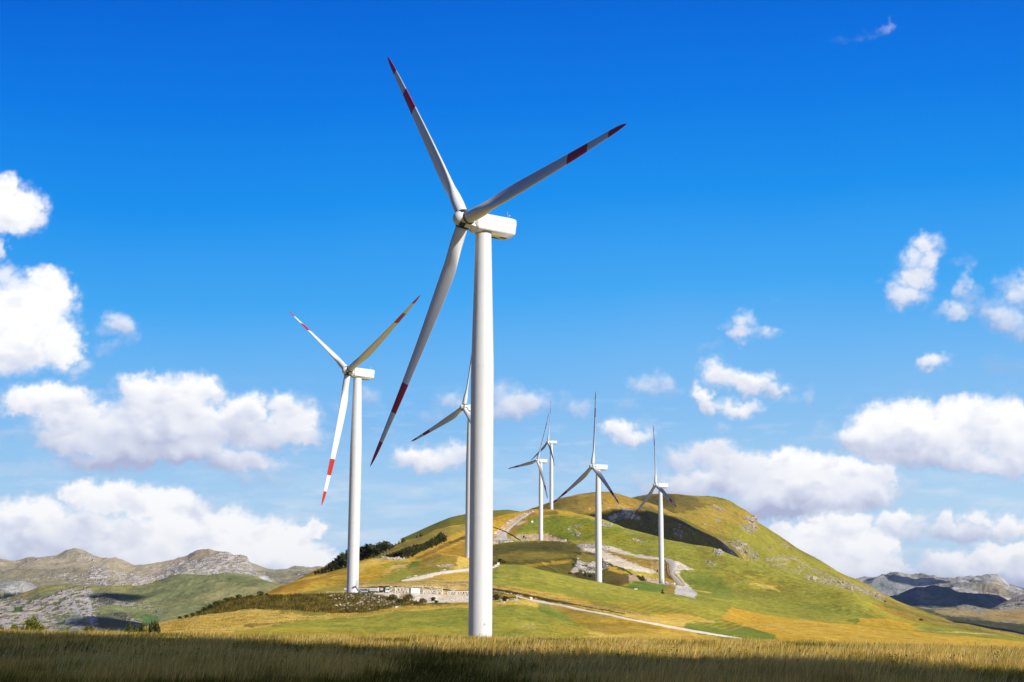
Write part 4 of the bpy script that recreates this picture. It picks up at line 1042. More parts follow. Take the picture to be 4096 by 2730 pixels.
s.paint([(-600, 2400), (-600, 2370), (0, 2378), (95, 2370), (60, 2390), (0, 2410)], (0.03, 0.045, 0.02), 1, 6)
s = sI; s.fill((0.46, 0.38, 0.24))
s.mottle((0.35, 0.33, 0.20), .7, 500, .05, 3); s.mottle((0.44, 0.33, 0.18), .5, 400, .2, 4); s.mottle((.5, .46, .42), .35, 120, .42, 6, rock=.6)
s.paint([(0, 2278), (160, 2275), (330, 2272), (420, 2290), (480, 2350), (300, 2352), (90, 2345), (0, 2320)], (0.30, 0.26, 0.15), .8, 8)
for pts, cv in (([(660, 2265), (720, 2244), (770, 2236), (800, 2255), (760, 2310), (620, 2330), (640, 2290)], .62), ([(770, 2262), (830, 2225), (880, 2209), (930, 2208), (996, 2238), (1010, 2262), (1040, 2310), (900, 2320), (800, 2320)], .66),
                ([(520, 2300), (640, 2300), (700, 2330), (560, 2345)], .55), ([(370, 2260), (430, 2280), (450, 2345), (380, 2350), (350, 2310)], .62), ([(200, 2285), (340, 2300), (370, 2340), (260, 2330)], .4), ([(60, 2310), (200, 2300), (240, 2318), (90, 2328)], .35),
                ([(280, 2203), (370, 2225), (400, 2250), (330, 2240)], .4), ([(1180, 2290), (1280, 2285), (1270, 2300), (1190, 2305)], .55), ([(0, 2250), (200, 2225), (200, 2234), (0, 2262)], .4), ([(440, 2290), (540, 2290), (600, 2330), (480, 2345)], .5)):
    s.paint(pts, (0.66, 0.59, 0.53), 1, 8, cv * .82, 26, 5, rock=1)
s.paint([(1030, 2310), (1070, 2305), (1085, 2330), (1045, 2332)], (0.66, 0.64, 0.62), .95, 5)
s.paint([(1060, 2285), (1300, 2280), (1300, 2330), (1150, 2345), (1080, 2320)], (0.22, 0.22, 0.12), .7, 10, .7, 40)

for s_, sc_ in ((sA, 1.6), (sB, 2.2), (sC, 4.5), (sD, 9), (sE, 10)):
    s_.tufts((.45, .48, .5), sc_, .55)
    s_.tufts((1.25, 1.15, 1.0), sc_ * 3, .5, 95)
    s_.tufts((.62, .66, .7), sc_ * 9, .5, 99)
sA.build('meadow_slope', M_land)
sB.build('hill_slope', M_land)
sC.build('hill', M_hill)
sC2.build('hill', M_hill); sD.build('hill', M_hill); sE.build('hill', M_hill)
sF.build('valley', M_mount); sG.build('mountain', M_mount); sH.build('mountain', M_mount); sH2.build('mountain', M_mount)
sJ.build('mountain', M_mount); sK.build('mountain', M_mount); sI.build('mountain', M_mount)

# ------------------------------------------------------------------ wind turbines
HUB_H = 85.0; TILT = 0.075; OVER = 4.62; RAD = 53.16; CONE = 0.0648


def tower_mesh():
    m = MB()

    def rad(z):
        if z < 56:
            return 2.27 - 0.04 * z / 56
        return 2.23 - 0.66 * (z - 56) / 27.2
    n = 72
    zs = [0, 14, 28, 42, 54, 56, 58, 62, 69, 76, 83.2]
    m.rings([[(rad(z) * math.cos(2 * math.pi * i / n), rad(z) * math.sin(2 * math.pi * i / n), z) for i in range(n)] for z in zs])
    # weld seams between the shells, two bolted flanges
    z = 2.95
    while z < 82:
        e, h = (0.03, 0.10) if abs(z - 26.55) < .1 or abs(z - 56.05) < .1 else (0.012, 0.05)
        m.rings([[((rad(z) + q) * math.cos(2 * math.pi * i / n), (rad(z) + q) * math.sin(2 * math.pi * i / n), z + dz) for i in range(n)]
                 for (q, dz) in ((-.01, 0), (e, 0), (e, h), (-.01, h))], smooth=False, cap0=False, cap1=False)
        z += 2.95
    return m.mesh('tower', M_white)


def nacelle_mesh():
    m = MB()
    # sections along y (downwind), each: half width top, top z, side bottom z, belly z
    secs = [(-2.75, 1.15, 1.15, -0.8, -1.35), (-2.55, 1.6, 1.62, -1.15, -1.75), (-2.3, 1.78, 1.75, -1.35, -1.95), (0, 1.85, 1.78, -1.4, -2.0), (3.0, 1.87, 1.8, -1.40, -2.15),
            (4.6, 1.87, 1.8, -1.42, -2.3), (5.9, 1.86, 1.8, -1.42, -2.12), (6.55, 1.84, 1.76, -1.36, -1.75), (6.85, 1.8, 1.66, 0.2, -0.2)]
    rings = []
    for (y, w, zt, zs, zb) in secs:
        pts = []
        r = 0.22
        if y > 6.8:
            prof = [(w - r, zt), (w, zt - r), (w, 0.9), (w, 0.6), (w * .8, 0.45), (0, 0.4)]
        else:
            prof = [(w - r, zt), (w, zt - r), (w, (zt + zs) / 2), (w, zs + 0.1), (w * 0.93, zs - 0.12), (w * 0.55, zb)]
        right = prof
        left = [(-x, z) for (x, z) in reversed(prof)]
        pts = right + left
        rings.append([(x, y, z) for (x, z) in pts])
    rings = [list(reversed(r)) for r in rings]
    m.rings(rings, smooth=False)
    me = m.mesh('nacelle', M_white)
    return me


def spinner_mesh():
    m = MB()
    n = 40
    prof = [(-2.5, 0.05), (-2.47, 0.35), (-2.35, 0.7), (-2.1, 1.05), (-1.7, 1.33), (-1.1, 1.55), (-0.3, 1.66), (0.4, 1.68), (1.0, 1.66), (1.35, 1.58), (1.4, 1.2), (1.85, 1.15)]
    m.rings([[(r * math.cos(2 * math.pi * i / n), y, -r * math.sin(2 * math.pi * i / n)) for i in range(n)] for (y, r) in prof])
    return m.mesh('hub', M_white)


def blade_mesh(pitch):
    m = MB()
    n = 28; K = 60
    rings = []; ts = []
    tab = [(0, 2.45, 1.0, 16), (.035, 2.45, 1.0, 16), (.08, 2.65, .78, 15.5), (.13, 3.1, .52, 14), (.18, 3.5, .38, 12.5), (.22, 3.55, .32, 11), (.30, 3.4, .27, 8.5), (.45, 2.85, .23, 5), (.6, 2.32, .21, 2.8), (.75, 1.85, .19, 1.2), (.88, 1.38, .18, .2), (.94, 1.08, .17, -.3), (.975, .7, .16, -.5), (.993, .3, .16, -.5), (1.0, .04, .2, -.5)]
    R0 = 1.45
    T = np.array([t[0] for t in tab])
    tt = sorted(set(list(np.linspace(0, 0.9, 46)) + [.91, .92, .93, .94, .95, .96, .97, .98, .985, .99, .995, 1.0]))
    bands = []
    for b in (.655, .775, .895):
        t = (b * RAD - R0) / (RAD - R0)
        bands.append(t); tt += [t - 1e-4, t + 1e-4]
    tt = sorted(tt)
    for t in tt:
        ch = np.interp(t, T, [a[1] for a in tab]); th = np.interp(t, T, [a[2] for a in tab]); tw = np.interp(t, T, [a[3] for a in tab])
        s = R0 + t * (RAD - R0); f = s / RAD
        off = CONE * RAD * (0.35 * f + 0.65 * f * f)
        cyl = 1 - sstep(0.03, 0.17, t)
        beta = math.radians(tw + pitch)
        sweep = 0.0
        ring = []
        for i in range(n):
            a = 2 * math.pi * i / n
            xc = 0.5 * (1 + math.cos(a))          # 1 = trailing, 0 = leading
            yt = 0.5 * math.sin(a)
            cx = (xc - 0.5) * ch; cy = yt * ch * 1.0
            # airfoil
            x_ = xc
            tk = th * 5 * (0.2969 * math.sqrt(max(x_, 0)) - .1260 * x_ - .3516 * x_**2 + .2843 * x_**3 - .1036 * x_**4)
            ax = (x_ - 0.33) * ch; ay = (tk if math.sin(a) >= 0 else -tk * 0.75) * ch * (1 if abs(math.sin(a)) > 1e-6 else 0)
            X = ax * (1 - cyl) + cx * cyl; Y = ay * (1 - cyl) + cy * cyl
            # x = towards the trailing edge, y = upwind; the leading edge leans upwind with the pitch
            Y = -Y
            px = X * math.cos(beta) + Y * math.sin(beta)
            py = -X * math.sin(beta) + Y * math.cos(beta)
            ring.append((px, py + off, s))
        rings.append(ring); ts.append(t)
    nn = n
    vs = [p for r in rings for p in r]; 
    for k in range(len(rings) - 1):
        tm = (ts[k] + ts[k + 1]) / 2
        mi = 1 if (bands[0] < tm < bands[1] or tm > bands[2]) else 0
        fs = [(i, (i + 1) % n, n + (i + 1) % n, n + i) for i in range(n)]
        b0 = len(m.v)
    m.v = vs
    for k in range(len(rings) - 1):
        tm = (ts[k] + ts[k + 1]) / 2
        mi = 1 if (bands[0] < tm < bands[1] or tm > bands[2]) else 0
        for i in range(n):
            m.f.append((k * n + i, k * n + (i + 1) % n, (k + 1) * n + (i + 1) % n, (k + 1) * n + i)); m.mi.append(mi); m.sm.append(True)
    m.f.append(tuple(range(n - 1, -1, -1))); m.mi.append(0); m.sm.append(False)
    m.f.append(tuple((len(rings) - 1) * n + i for i in range(n))); m.mi.append(1); m.sm.append(False)
    return m.mesh('blade', [M_white, M_red])


def collar_mesh():
    m = MB()
    n = 40
    # toothed dark bearing ring where the blade meets the hub
    ri = [(1.30, 1.36), (1.32, 1.44), (1.44, 1.44), (1.46, 1.30), (1.75, 1.27)]
    m.rings([[(r * math.cos(2 * math.pi * i / n), r * math.sin(2 * math.pi * i / n), z) for i in range(n)] for (r, z) in ((1.30, 1.42), (1.37, 1.46), (1.37, 1.62), (1.30, 1.66))], 0)
    for k in range(36):
        a = 2 * math.pi * k / 36
        M = Matrix.Rotation(a, 4, 'Z')
        m.box((1.39, 0, 1.54), (0.08, 0.1, 0.12), 0, M)
    return m.mesh('bearing_ring', M_dark)


ME_tower, ME_nac, ME_spin, ME_col = tower_mesh(), nacelle_mesh(), spinner_mesh(), collar_mesh()
ME_BL = {p: blade_mesh(p) for p in (5, 12, 84)}
BPITCH = [5, 84, 12, 12, 5, 5, 5]


def small_meshes():
    d = {}
    m = MB()
    m.tube((0.4, 6.1, 1.75), (0.4, 6.1, 2.7), 0.05, n=6); m.tube((0.9, 5.3, 1.75), (0.9, 5.3, 3.3), 0.035, n=6)
    m.tube((0.4, 6.1, 2.6), (0.4, 6.1, 2.8), 0.22, 0.16, n=10); m.box((0.6, 5.7, 1.83), (0.6, 1.0, 0.1))
    d['weather_mast'] = m.mesh('weather_mast', M_grey)
    m = MB(); m.box((0.8, 4.3, -2.28), (0.7, 1.3, 0.12)); m.box((-0.5, 3.4, -2.2), (0.4, 2.0, 0.14))
    d['belly_vent'] = m.mesh('belly_vent', M_dark)
    m = MB(); m.add([(.3, 6.75, 1.15), (.3, 7.3, .65), (.3, 6.75, .6), (1.2, 6.75, 1.15), (1.2, 7.3, .65), (1.2, 6.75, .6)], [(0, 1, 2), (3, 5, 4), (0, 3, 4, 1), (1, 4, 5, 2), (0, 2, 5, 3)])
    d['rear_hood'] = m.mesh('rear_hood', M_grey)
    m = MB()
    n = 32
    m.rings([[(r * math.cos(2 * math.pi * i / n), r * math.sin(2 * math.pi * i / n), z) for i in range(n)] for (r, z) in ((1.58, -2.02), (1.66, -2.0), (1.66, -1.9), (1.6, -1.85))])
    d['yaw_ring'] = m.mesh('yaw_ring', M_dark)
    # hub hatches and weights, three between the blade roots
    m = MB()
    m.rings([[(-.42, -1.55, z), (.42, -1.55, z), (.5, -.35, z + .22), (-.5, -.35, z + .20)] for z in (1.3, 1.53)], smooth=False)
    d['hub_hatch'] = m.mesh('hub_hatch', M_dark)
    m = MB()
    m.rings([[(x, y, z) for (x, z) in ((-w, a), (w, a), (w, b), (-w, b))] for (y, w, a, b) in ((-.4, .5, 1.45, 1.80), (1.15, .52, 1.5, 1.84), (1.18, .6, 1.3, 1.98), (1.8, .6, 1.3, 1.98))], smooth=False)
    d['hub_bracket'] = m.mesh('hub_bracket', M_white)
    # logo: slanted mark then a line of small grey letters-height bars
    m = MB()
    for sx in (1,):
        x = 1.885
        m.add([(x, -1.7, .95), (x, -1.45, .95), (x, -1.15, .1), (x, -1.3, .1)], [(0, 3, 2, 1)])
        m.add([(x, -1.0, .95), (x, -0.85, .95), (x, -1.12, .1), (x, -1.22, .1)], [(0, 3, 2, 1)])
        m.add([(x, -.6, .38), (x, 2.9, .38), (x, 2.9, .12), (x, -.6, .12)], [(0, 3, 2, 1)])
    d['logo'] = m.mesh('logo', M_grey)
    return d


SM = small_meshes()


def add_child(name, me, root, M=None):
    o = bpy.data.objects.new(name, me)
    COL.objects.link(o)
    o.parent = root
    if M is not None:
        o.matrix_basis = M
    return o


TL = [
    "largest white wind turbine, nearest, rising out of the meadow in the middle",
    "second largest white wind turbine, beside the mobile crane on the gravel platform",
    "white wind turbine half hidden behind the tower of the largest one",
    "white wind turbine on the earth cutting below the hilltop road, nacelle lower than its neighbour's",
    "smallest, farthest white wind turbine standing on the hilltop ridge",
    "white wind turbine above the rocky hollow, upright blade straight up, left of the paved bend",
    "rightmost white wind turbine, beside the paved road bend",
]


def turbine(i):
    x, y, z, yaw, ph = TURB[i]
    root = thing('wind_turbine', TL[i], 'wind turbine', (x, y, z), -math.radians(yaw), 'wind turbines along the hill')
    add_child('tower', ME_tower, root)
    # frame of nacelle/rotor: +y downwind, tilted so the rotor looks up a little
    F = Matrix.Translation((0, 0, HUB_H)) @ Matrix.Rotation(-TILT, 4, 'X')
    nac = add_child('nacelle', ME_nac, root, Matrix.Translation((0, 0, HUB_H + .12)))
    for k in ('weather_mast', 'belly_vent', 'rear_hood', 'yaw_ring'):
        if i > 1 and k in ('belly_vent', 'rear_hood', 'yaw_ring'):
            continue
        add_child(k, SM[k], nac)
    if i in (2, 3, 4, 5, 6):
        add_child('logo', SM['logo'], nac)
    H = F @ Matrix.Translation((0, -OVER, 0))
    phr = math.radians(ph)
    hub = add_child('hub', ME_spin, root, H @ Matrix.Rotation(-phr, 4, 'Y'))
    for k in range(3):
        add_child('hub_hatch', SM['hub_hatch'], hub, Matrix.Rotation(2 * math.pi * k / 3 + math.pi / 3 + .1, 4, 'Y'))
        add_child('hub_bracket', SM['hub_bracket'], hub, Matrix.Rotation(2 * math.pi * k / 3 + math.pi / 3, 4, 'Y'))
    for k in range(3):
        p = phr + k * 2 * math.pi / 3
        # local: a = (0,-1,0), up u = (0,0,1), r = (-1,0,0)
        s = Vector((-math.sin(p), 0, math.cos(p)))
        t = Vector((math.cos(p), 0, math.sin(p)))       # direction of motion
        a = Vector((0, -1, 0))
        B = Matrix((( -t.x, a.x, s.x, 0), (-t.y, a.y, s.y, 0), (-t.z, a.z, s.z, 0), (0, 0, 0, 1)))
        bl = add_child('blade', ME_BL[BPITCH[i]], root, H @ B)
        if i < 3:
            add_child('bearing_ring', ME_col, bl)
    return root


TROOT = [turbine(i) for i in range(7)]

# ------------------------------------------------------------------ access steps, doors and small fittings on the towers
m = MB()
for k in range(9):
    m.box((2.75 + 0.28 * k * 0 + 0.0, -0.2 + 0, 0.28 + 0.27 * k), (1.0, 0.3, 0.05), 0, Matrix.Translation((0, -k * 0.26 + 1.6, 0)))
for sx in (2.28, 3.22):
    m.tube((sx, 1.6, 0.1), (sx, -0.75, 2.5), 0.05, n=6); m.tube((sx, 1.6, 1.2), (sx, -0.75, 3.6), 0.03, n=6)
    for k in range(4):
        m.tube((sx, 1.6 - k * .75, .2 + k * .77), (sx, 1.6 - k * .75, 1.25 + k * .77), 0.025, n=6)
m.box((2.75, -1.3, 2.5), (1.0, 1.2, 0.08))
ME_steps = m.mesh('entry_steps', M_grey)
m = MB()
m.rings([[(2.33, y * r, 2.5 + z * (1.2 if z > 0 else 1) * r + 1.1) for (y, z) in ((-.45, -1.0), (.45, -1.0), (.5, .5), (.3, .95), (-.3, .95), (-.5, .5))] for r in (1.0,)] +
        [[(2.2, y, 3.6 + z * 1.0) for (y, z) in ((-.45, -1.0), (.45, -1.0), (.5, .5), (.3, .95), (-.3, .95), (-.5, .5))]], smooth=False)
ME_door = m.mesh('tower_door', M_grey)
# turned so the steps face where the photo shows them
for i, ang in ((1, 52.0), (6, 12.0)):
    M = Matrix.Rotation(math.radians(TURB[i][3]) - math.radians(90 - ang), 4, 'Z')
    t = [c for c in TROOT[i].children if c.name.startswith('tower')][0]
    add_child('tower_door', ME_door, t, M)
    add_child('entry_steps', ME_steps, t, M)
m = MB()
m.box((2.3, 0, 6.7), (0.08, 0.04, 0.35)); m.box((2.33, 0.05, 6.5), (0.12, 0.3, 0.05)); m.box((2.32, -.12, 6.38), (0.1, 0.12, 0.06))
t = [c for c in TROOT[0].children if c.name.startswith('tower')][0]
add_child('lamp_bracket', m.mesh('lamp_bracket', M_grey), t, Matrix.Rotation(math.radians(TURB[0][3]) - math.radians(90 - 22), 4, 'Z'))

# ------------------------------------------------------------------ roads draped over the slopes
def road(name, left, right, col, shs, lift=0.12, n=60, cross=4, noise=.1, edge=None):
    L = np.array(left, float); Rr = np.array(right, float)

    def resample(P):
        seg = np.hypot(*np.diff(P, axis=0).T); t = np.concatenate([[0], np.cumsum(seg)]); t /= t[-1]
        q = np.linspace(0, 1, n)
        return np.stack([np.interp(q, t, P[:, 0]), np.interp(q, t, P[:, 1])], 1)
    L = resample(L); Rr = resample(Rr)
    PL = [shs[0].at(*p) for p in L]; PR = [shs[0].at(*p) for p in Rr]
    okk = [k for k in range(n) if PL[k] is not None and PR[k] is not None]

    def smooth(P):
        P = np.array([P[k] for k in okk], float)
        for _ in range(3):
            P[1:-1] = (P[:-2] + 2 * P[1:-1] + P[2:]) / 4
        return P
    PL = smooth(PL); PR = smooth(PR)
    verts = []; cols = []
    for a, b in zip(PL, PR):
        for j in range(cross + 1):
            t = j / cross
            p = a * (1 - t) + b * t
            z = max(q_.h(p[0], p[1]) for q_ in shs) + lift - (0.3 + .25 * random.random() if j in (0, cross) else 0)
            verts.append((p[0], p[1], z))
            k = 1 + noise * (random.random() - .5)
            if edge is not None and j in (0, cross):
                cols.append(np.array(edge) * k)
            else:
                cols.append(np.array(col) * k)
    idx = np.arange(len(verts)).reshape(-1, cross + 1)
    f = np.stack([idx[:-1, :-1], idx[:-1, 1:], idx[1:, 1:], idx[1:, :-1]], -1).reshape(-1, 4)
    return link(name, np_mesh(name, np.array(verts), f, M_road, np.clip(np.array(cols), 0, 1)), kind='structure')


GR = (0.90, 0.78, 0.60)
road('gravel_road', [(2062, 2382), (2088, 2389), (2122, 2397), (2162, 2404), (2200, 2411), (2280, 2427), (2352, 2441), (2440, 2459), (2530, 2478), (2650, 2498), (2720, 2512), (2800, 2525), (2900, 2543), (2970, 2555)],
     [(2062, 2388), (2088, 2400), (2122, 2406), (2162, 2413), (2200, 2421), (2280, 2436), (2352, 2450), (2440, 2466), (2530, 2486), (2650, 2508), (2720, 2522), (2800, 2535), (2900, 2549), (2970, 2557)], GR, (sB, sA), .2, 80)
road('gravel_road', [(1603, 2321), (1678, 2301), (1771, 2284), (1874, 2273), (1972, 2265), (1996, 2263)],
     [(1608, 2327), (1692, 2321), (1729, 2308), (1795, 2294), (1874, 2285), (1972, 2274), (1996, 2266)], GR, (sB,), .2, 60)
road('paved_road', [(2118, 2049), (2074, 2073), (2028, 2113), (1992, 2138), (1976, 2152), (2010, 2161)],
     [(2128, 2051), (2084, 2081), (2040, 2119), (2027, 2136), (2030, 2150), (2050, 2162)], ASPH, (sC,), .3, 50)
road('paved_road', [(2560, 2222), (2600, 2226), (2640, 2233), (2655, 2240), (2668, 2248), (2675, 2262), (2677, 2290), (2687, 2311), (2703, 2326), (2719, 2343)],
     [(2560, 2225), (2600, 2230), (2650, 2231), (2690, 2238), (2705, 2248), (2706, 2262), (2694, 2283), (2697, 2298), (2710, 2312), (2741, 2343)], ASPH, (sC,), .3, 60)

# safety rail along the paved bend
pts = [sC.at(u, v) for (u, v) in ((2662, 2243), (2667, 2252), (2671, 2272), (2671, 2290), (2676, 2301), (2684, 2310), (2696, 2322), (2708, 2333))]
pts = [Vector(p) for p in pts if p]
rail = thing('guard_rail', 'thin steel guard rail along the inner edge of the paved bend', 'guard rail', pts[0])
m = MB()
for a, b in zip(pts[:-1], pts[1:]):
    m.box((0, 0, 0), ((b - a).length, 0.12, 0.35), 0, Matrix.Translation((a + b) / 2 - pts[0] + Vector((0, 0, .8))) @ (b - a).to_track_quat('X', 'Z').to_matrix().to_4x4())
link('rail', m.mesh('rail', M_cream), rail)
for a, b in zip(pts[:-1], pts[1:]):
    for t in (0.0, 0.5):
        p = a.lerp(b, t) - pts[0]
        m = MB(); m.tube(p + Vector((0, .1, -.5)), p + Vector((0, .1, .95)), 0.12, n=6)
        link('post', m.mesh('post', M_dark), rail)


# ------------------------------------------------------------------ signs
def sign(u, v, w, h, label, name='info_sign', legs=0.6, cat='sign', print_=True):
    p = surf(u, v)
    if p is None:
        p = sB.at(u, v)
    t = thing(name, label, cat, p, 0.35)
    m = MB(); m.box((0, 0, legs + h / 2), (w, 0.06, h)); link('panel', m.mesh('panel', M_sign), t)
    if print_:
        m = MB(); m.box((0, -0.045, legs + h * .55), (w * .4, 0.02, h * .3)); link('printed_mark', m.mesh('printed_mark', M_blue), t)
    for sx in (-1, 1):
        m = MB(); m.tube((sx * w * .4, 0.05, -.4), (sx * w * .4, 0.05, legs + .1), 0.05, n=6); link('leg', m.mesh('leg', M_grey), t)
    return t


sign(1993.5, 2264, 1.25, 1.2, 'small white sign at the top end of the upper gravel road, beside the near tower')
sign(2125.5, 2401, .75, .95, 'small white sign standing at the edge of the lower gravel road', legs=.35)
sign(2129, 2092, 2.2, 1.8, 'pale sign panel on the slope below the hilltop road', legs=.5, print_=False)
# transformer cabinet by the paved bend
p = surf(2698, 2339)
t = thing('electric_cabinet', 'small white electric cabinet beside the lower end of the paved bend', 'cabinet', p, .3)
m = MB(); m.box((0, 0, .75), (1.3, .9, 1.5)); m.box((0, 0, 1.55), (1.45, 1.05, .1)); link('housing', m.mesh('housing', M_sign), t)
m = MB(); m.box((0, 0, -.1), (1.4, 1.0, .3)); link('plinth', m.mesh('plinth', M_grey), t)
m = MB(); m.box((.3, -.47, .8), (.5, .03, 1.1)); link('door', m.mesh('door', M_grey), t)
p = surf(2543, 2358)
t = thing('water_trough', 'low white trough lying at the edge of the bright green field below turbine', 'trough', p, .2)
m = MB(); m.rings([[(-.9, -.3, 0), (.9, -.3, 0), (.9, .3, 0), (-.9, .3, 0)], [(-1, -.38, .5), (1, -.38, .5), (1, .38, .5), (-1, .38, .5)], [(-.92, -.3, .5), (.92, -.3, .5), (.92, .3, .5), (-.92, .3, .5)], [(-.85, -.25, .15), (.85, -.25, .15), (.85, .25, .15), (-.85, .25, .15)]], smooth=False)
link('basin', m.mesh('basin', M_sign), t)


# ------------------------------------------------------------------ gravel platform: crane, container, lattice boom sections
def plat(u, d, v=2376):
    x = float(ray(u, v)[0]) * d
    return (x, d, sA.h(x, d))


def part(name, m, mat, parent, M=None, **pr):
    o = link(name, m.mesh(name, mat), parent, **pr)
    if M is not None:
        o.matrix_basis = M
    return o


def text_mesh(s, size, mat):
    cu = bpy.data.curves.new('lettering', 'FONT'); cu.body = s; cu.size = size; cu.extrude = 0.01; cu.space_character = 1.1
    cu.offset = 0.02
    o = bpy.data.objects.new('lettering', cu); COL.objects.link(o)
    bpy.context.view_layer.update()
    me = bpy.data.meshes.new_from_object(o.evaluated_get(bpy.context.evaluated_depsgraph_get()))
    COL.objects.unlink(o); bpy.data.objects.remove(o)
    me.materials.clear(); me.materials.append(mat)
    return me


pc = plat(1559, 606)
pl = plat(1390, 606)
ang = math.atan2(pc[1] - pl[1], pc[0] - pl[0])
cr = thing('mobile_crane', 'pale grey mobile crane truck parked on the gravel platform, cab to the right', 'crane truck', (pc[0], pc[1], pc[2]), ang)
m = MB(); m.box((-8.2, 0, .85), (15.6, 2.3, .4)); m.box((-8.5, 0, .55), (13.5, 1.2, .4)); part('chassis', m, M_dark, cr)
for k, x in enumerate((-14.8, -13.2, -11.6, -7.2, -5.6, -2.6)):
    for sy in (-1, 1):
        m = MB()
        m.tube((x, sy * 1.0, .55), (x, sy * 1.28, .55), .55, n=20)
        w = part('wheel', m, M_rubber, cr)
        m = MB(); m.tube((x, sy * 1.28, .55), (x, sy * 1.31, .55), .28, n=14); part('rim', m, M_grey, w)
m = MB(); m.box((-14.0, -1.05, 1.15), (3.5, .2, .22)); m.box((-10.0, -1.1, 1.05), (2.8, .25, .45)); part('fender', m, M_crane, cr)
# telescopic boom with the lettering
m = MB(); m.rings([[(x, y * w, z0 + z * h) for (y, z) in ((-1, .15), (-.8, 0), (.8, 0), (1, .15), (1, .85), (.8, 1), (-.8, 1), (-1, .85))] for (x, w, z0, h) in ((-18.2, .72, 1.42, 1.0), (-8.6, .76, 1.42, 1.06), (-8.5, .82, 1.40, 1.12), (-5.2, .84, 1.40, 1.14))], smooth=False)
bm_ = part('telescopic_boom', m, M_crane, cr)
o = link('lettering', text_mesh('AGROMTRANS', .62, M_dark), bm_)
o.matrix_basis = Matrix.Translation((-13.6, -.80, 1.72)) @ Matrix.Rotation(math.pi / 2, 4, 'X')
m = MB(); m.box((-9.8, -.86, 2.0), (.12, .04, .5), 0, Matrix.Translation((-9.8, -.86, 2)) @ Matrix.Rotation(.5, 4, 'Y') @ Matrix.Translation((9.8, .86, -2))); m.box((-9.3, -.86, 2.05), (.5, .04, .1)); m.box((-9.0, -.86, 1.9), (.1, .04, .4)); part('emblem', m, M_dark, bm_)
m = MB(); m.box((-6.4, 0, 1.85), (3.2, 2.3, 1.25)); part('superstructure', m, M_crane, cr)
m = MB(); m.box((-6.4, -1.17, 2.0), (1.6, .03, .35)); m.box((-6.4, -1.17, 1.55), (1.9, .03, .06)); part('engine_grille', m, M_grey, cr)
m = MB(); m.box((-4.55, 0, 1.9), (.5, 2.3, 1.5)); part('counterweight', m, M_box, cr)
m = MB(); m.box((-3.2, -.4, 2.05), (1.0, 1.3, .95)); part('tool_box', m, M_crane, cr)
m = MB(); m.add([(-5.4, -1.2, .75), (-.9, -1.2, .75), (-.9, -1.2, 1.35), (-3.6, -1.2, 1.3), (-5.4, 1.2, .75), (-.9, 1.2, .75), (-.9, 1.2, 1.35), (-3.6, 1.2, 1.3)], [(0, 1, 2, 3), (7, 6, 5, 4), (0, 4, 5, 1), (1, 5, 6, 2), (2, 6, 7, 3), (3, 7, 4, 0)]); part('front_deck', m, M_dark, cr)
m = MB()
m.rings([[(x0, -1.22, z), (x1, -1.22, z), (x1, 1.22, z), (x0, 1.22, z)] for (x0, x1, z) in ((-1.65, -.05, .85), (-1.65, 0.0, 1.6), (-1.6, -.12, 1.75), (-1.55, -.3, 2.6), (-1.5, -.4, 2.68))], smooth=False)
cab = part('cab', m, M_box, cr)
m = MB(); m.add([(-1.45, -1.235, 1.75), (-.9, -1.235, 1.7), (-.9, -1.215, 2.5), (-1.42, -1.215, 2.5)], [(0, 1, 2, 3)]); m.add([(-.8, -1.235, 1.55), (-.12, -1.235, 1.7), (-.28, -1.215, 2.5), (-.8, -1.215, 2.5)], [(0, 1, 2, 3)])
part('side_window', m, M_glass, cab)
m = MB(); m.add([(-.06, -1.1, 1.75), (-.06, 1.1, 1.75), (-.26, 1.1, 2.5), (-.26, -1.1, 2.5)], [(0, 1, 2, 3)]); part('windscreen', m, M_glass, cab)
for sy in (-1, 1):
    m = MB(); m.box((.02, sy * .9, 1.15), (.06, .35, .2)); part('headlight', m, M_glass, cab)
for x in (-2.35, -.35):
    m = MB(); m.tube((x, -1.3, 0.05), (x, -1.3, .95), .16, n=10); o_ = part('outrigger_leg', m, M_box, cr)
    for k in range(3):
        m = MB(); m.tube((x, -1.3, .12 + k * .3), (x, -1.3, .24 + k * .3), .165, n=10); part('red_band', m, M_red, o_)
m = MB(); m.tube((-2.2, -1.1, 1.3), (-1.75, -1.1, 2.3), .05, n=6); m.tube((-2.4, -1.1, 1.9), (-1.7, -1.1, 1.5), .1, n=6); m.box((-2.0, -1.0, 1.6), (.35, .3, .6)); part('ladder_and_hoses', m, M_dark, cr)
m = MB()
for k in range(3):
    m.tube((-12.2 - k * .5, -1.25, 1.9 - k * .3), (-10.9 - k * .5, -1.25, 1.0 - k * 0.05), .03, n=6)
m.tube((-15, -1.2, 1.95), (-11.5, -1.2, 1.95), .03, n=6)
part('handrail', m, M_grey, cr)

# container
pcn = plat(1644, 611)
ct = thing('shipping_container', 'white shipping container with its barred doors facing left of the blank side', 'container', (pcn[0], pcn[1], pcn[2]), math.radians(-30))
L_, W_, H_ = 6.0, 2.44, 2.6
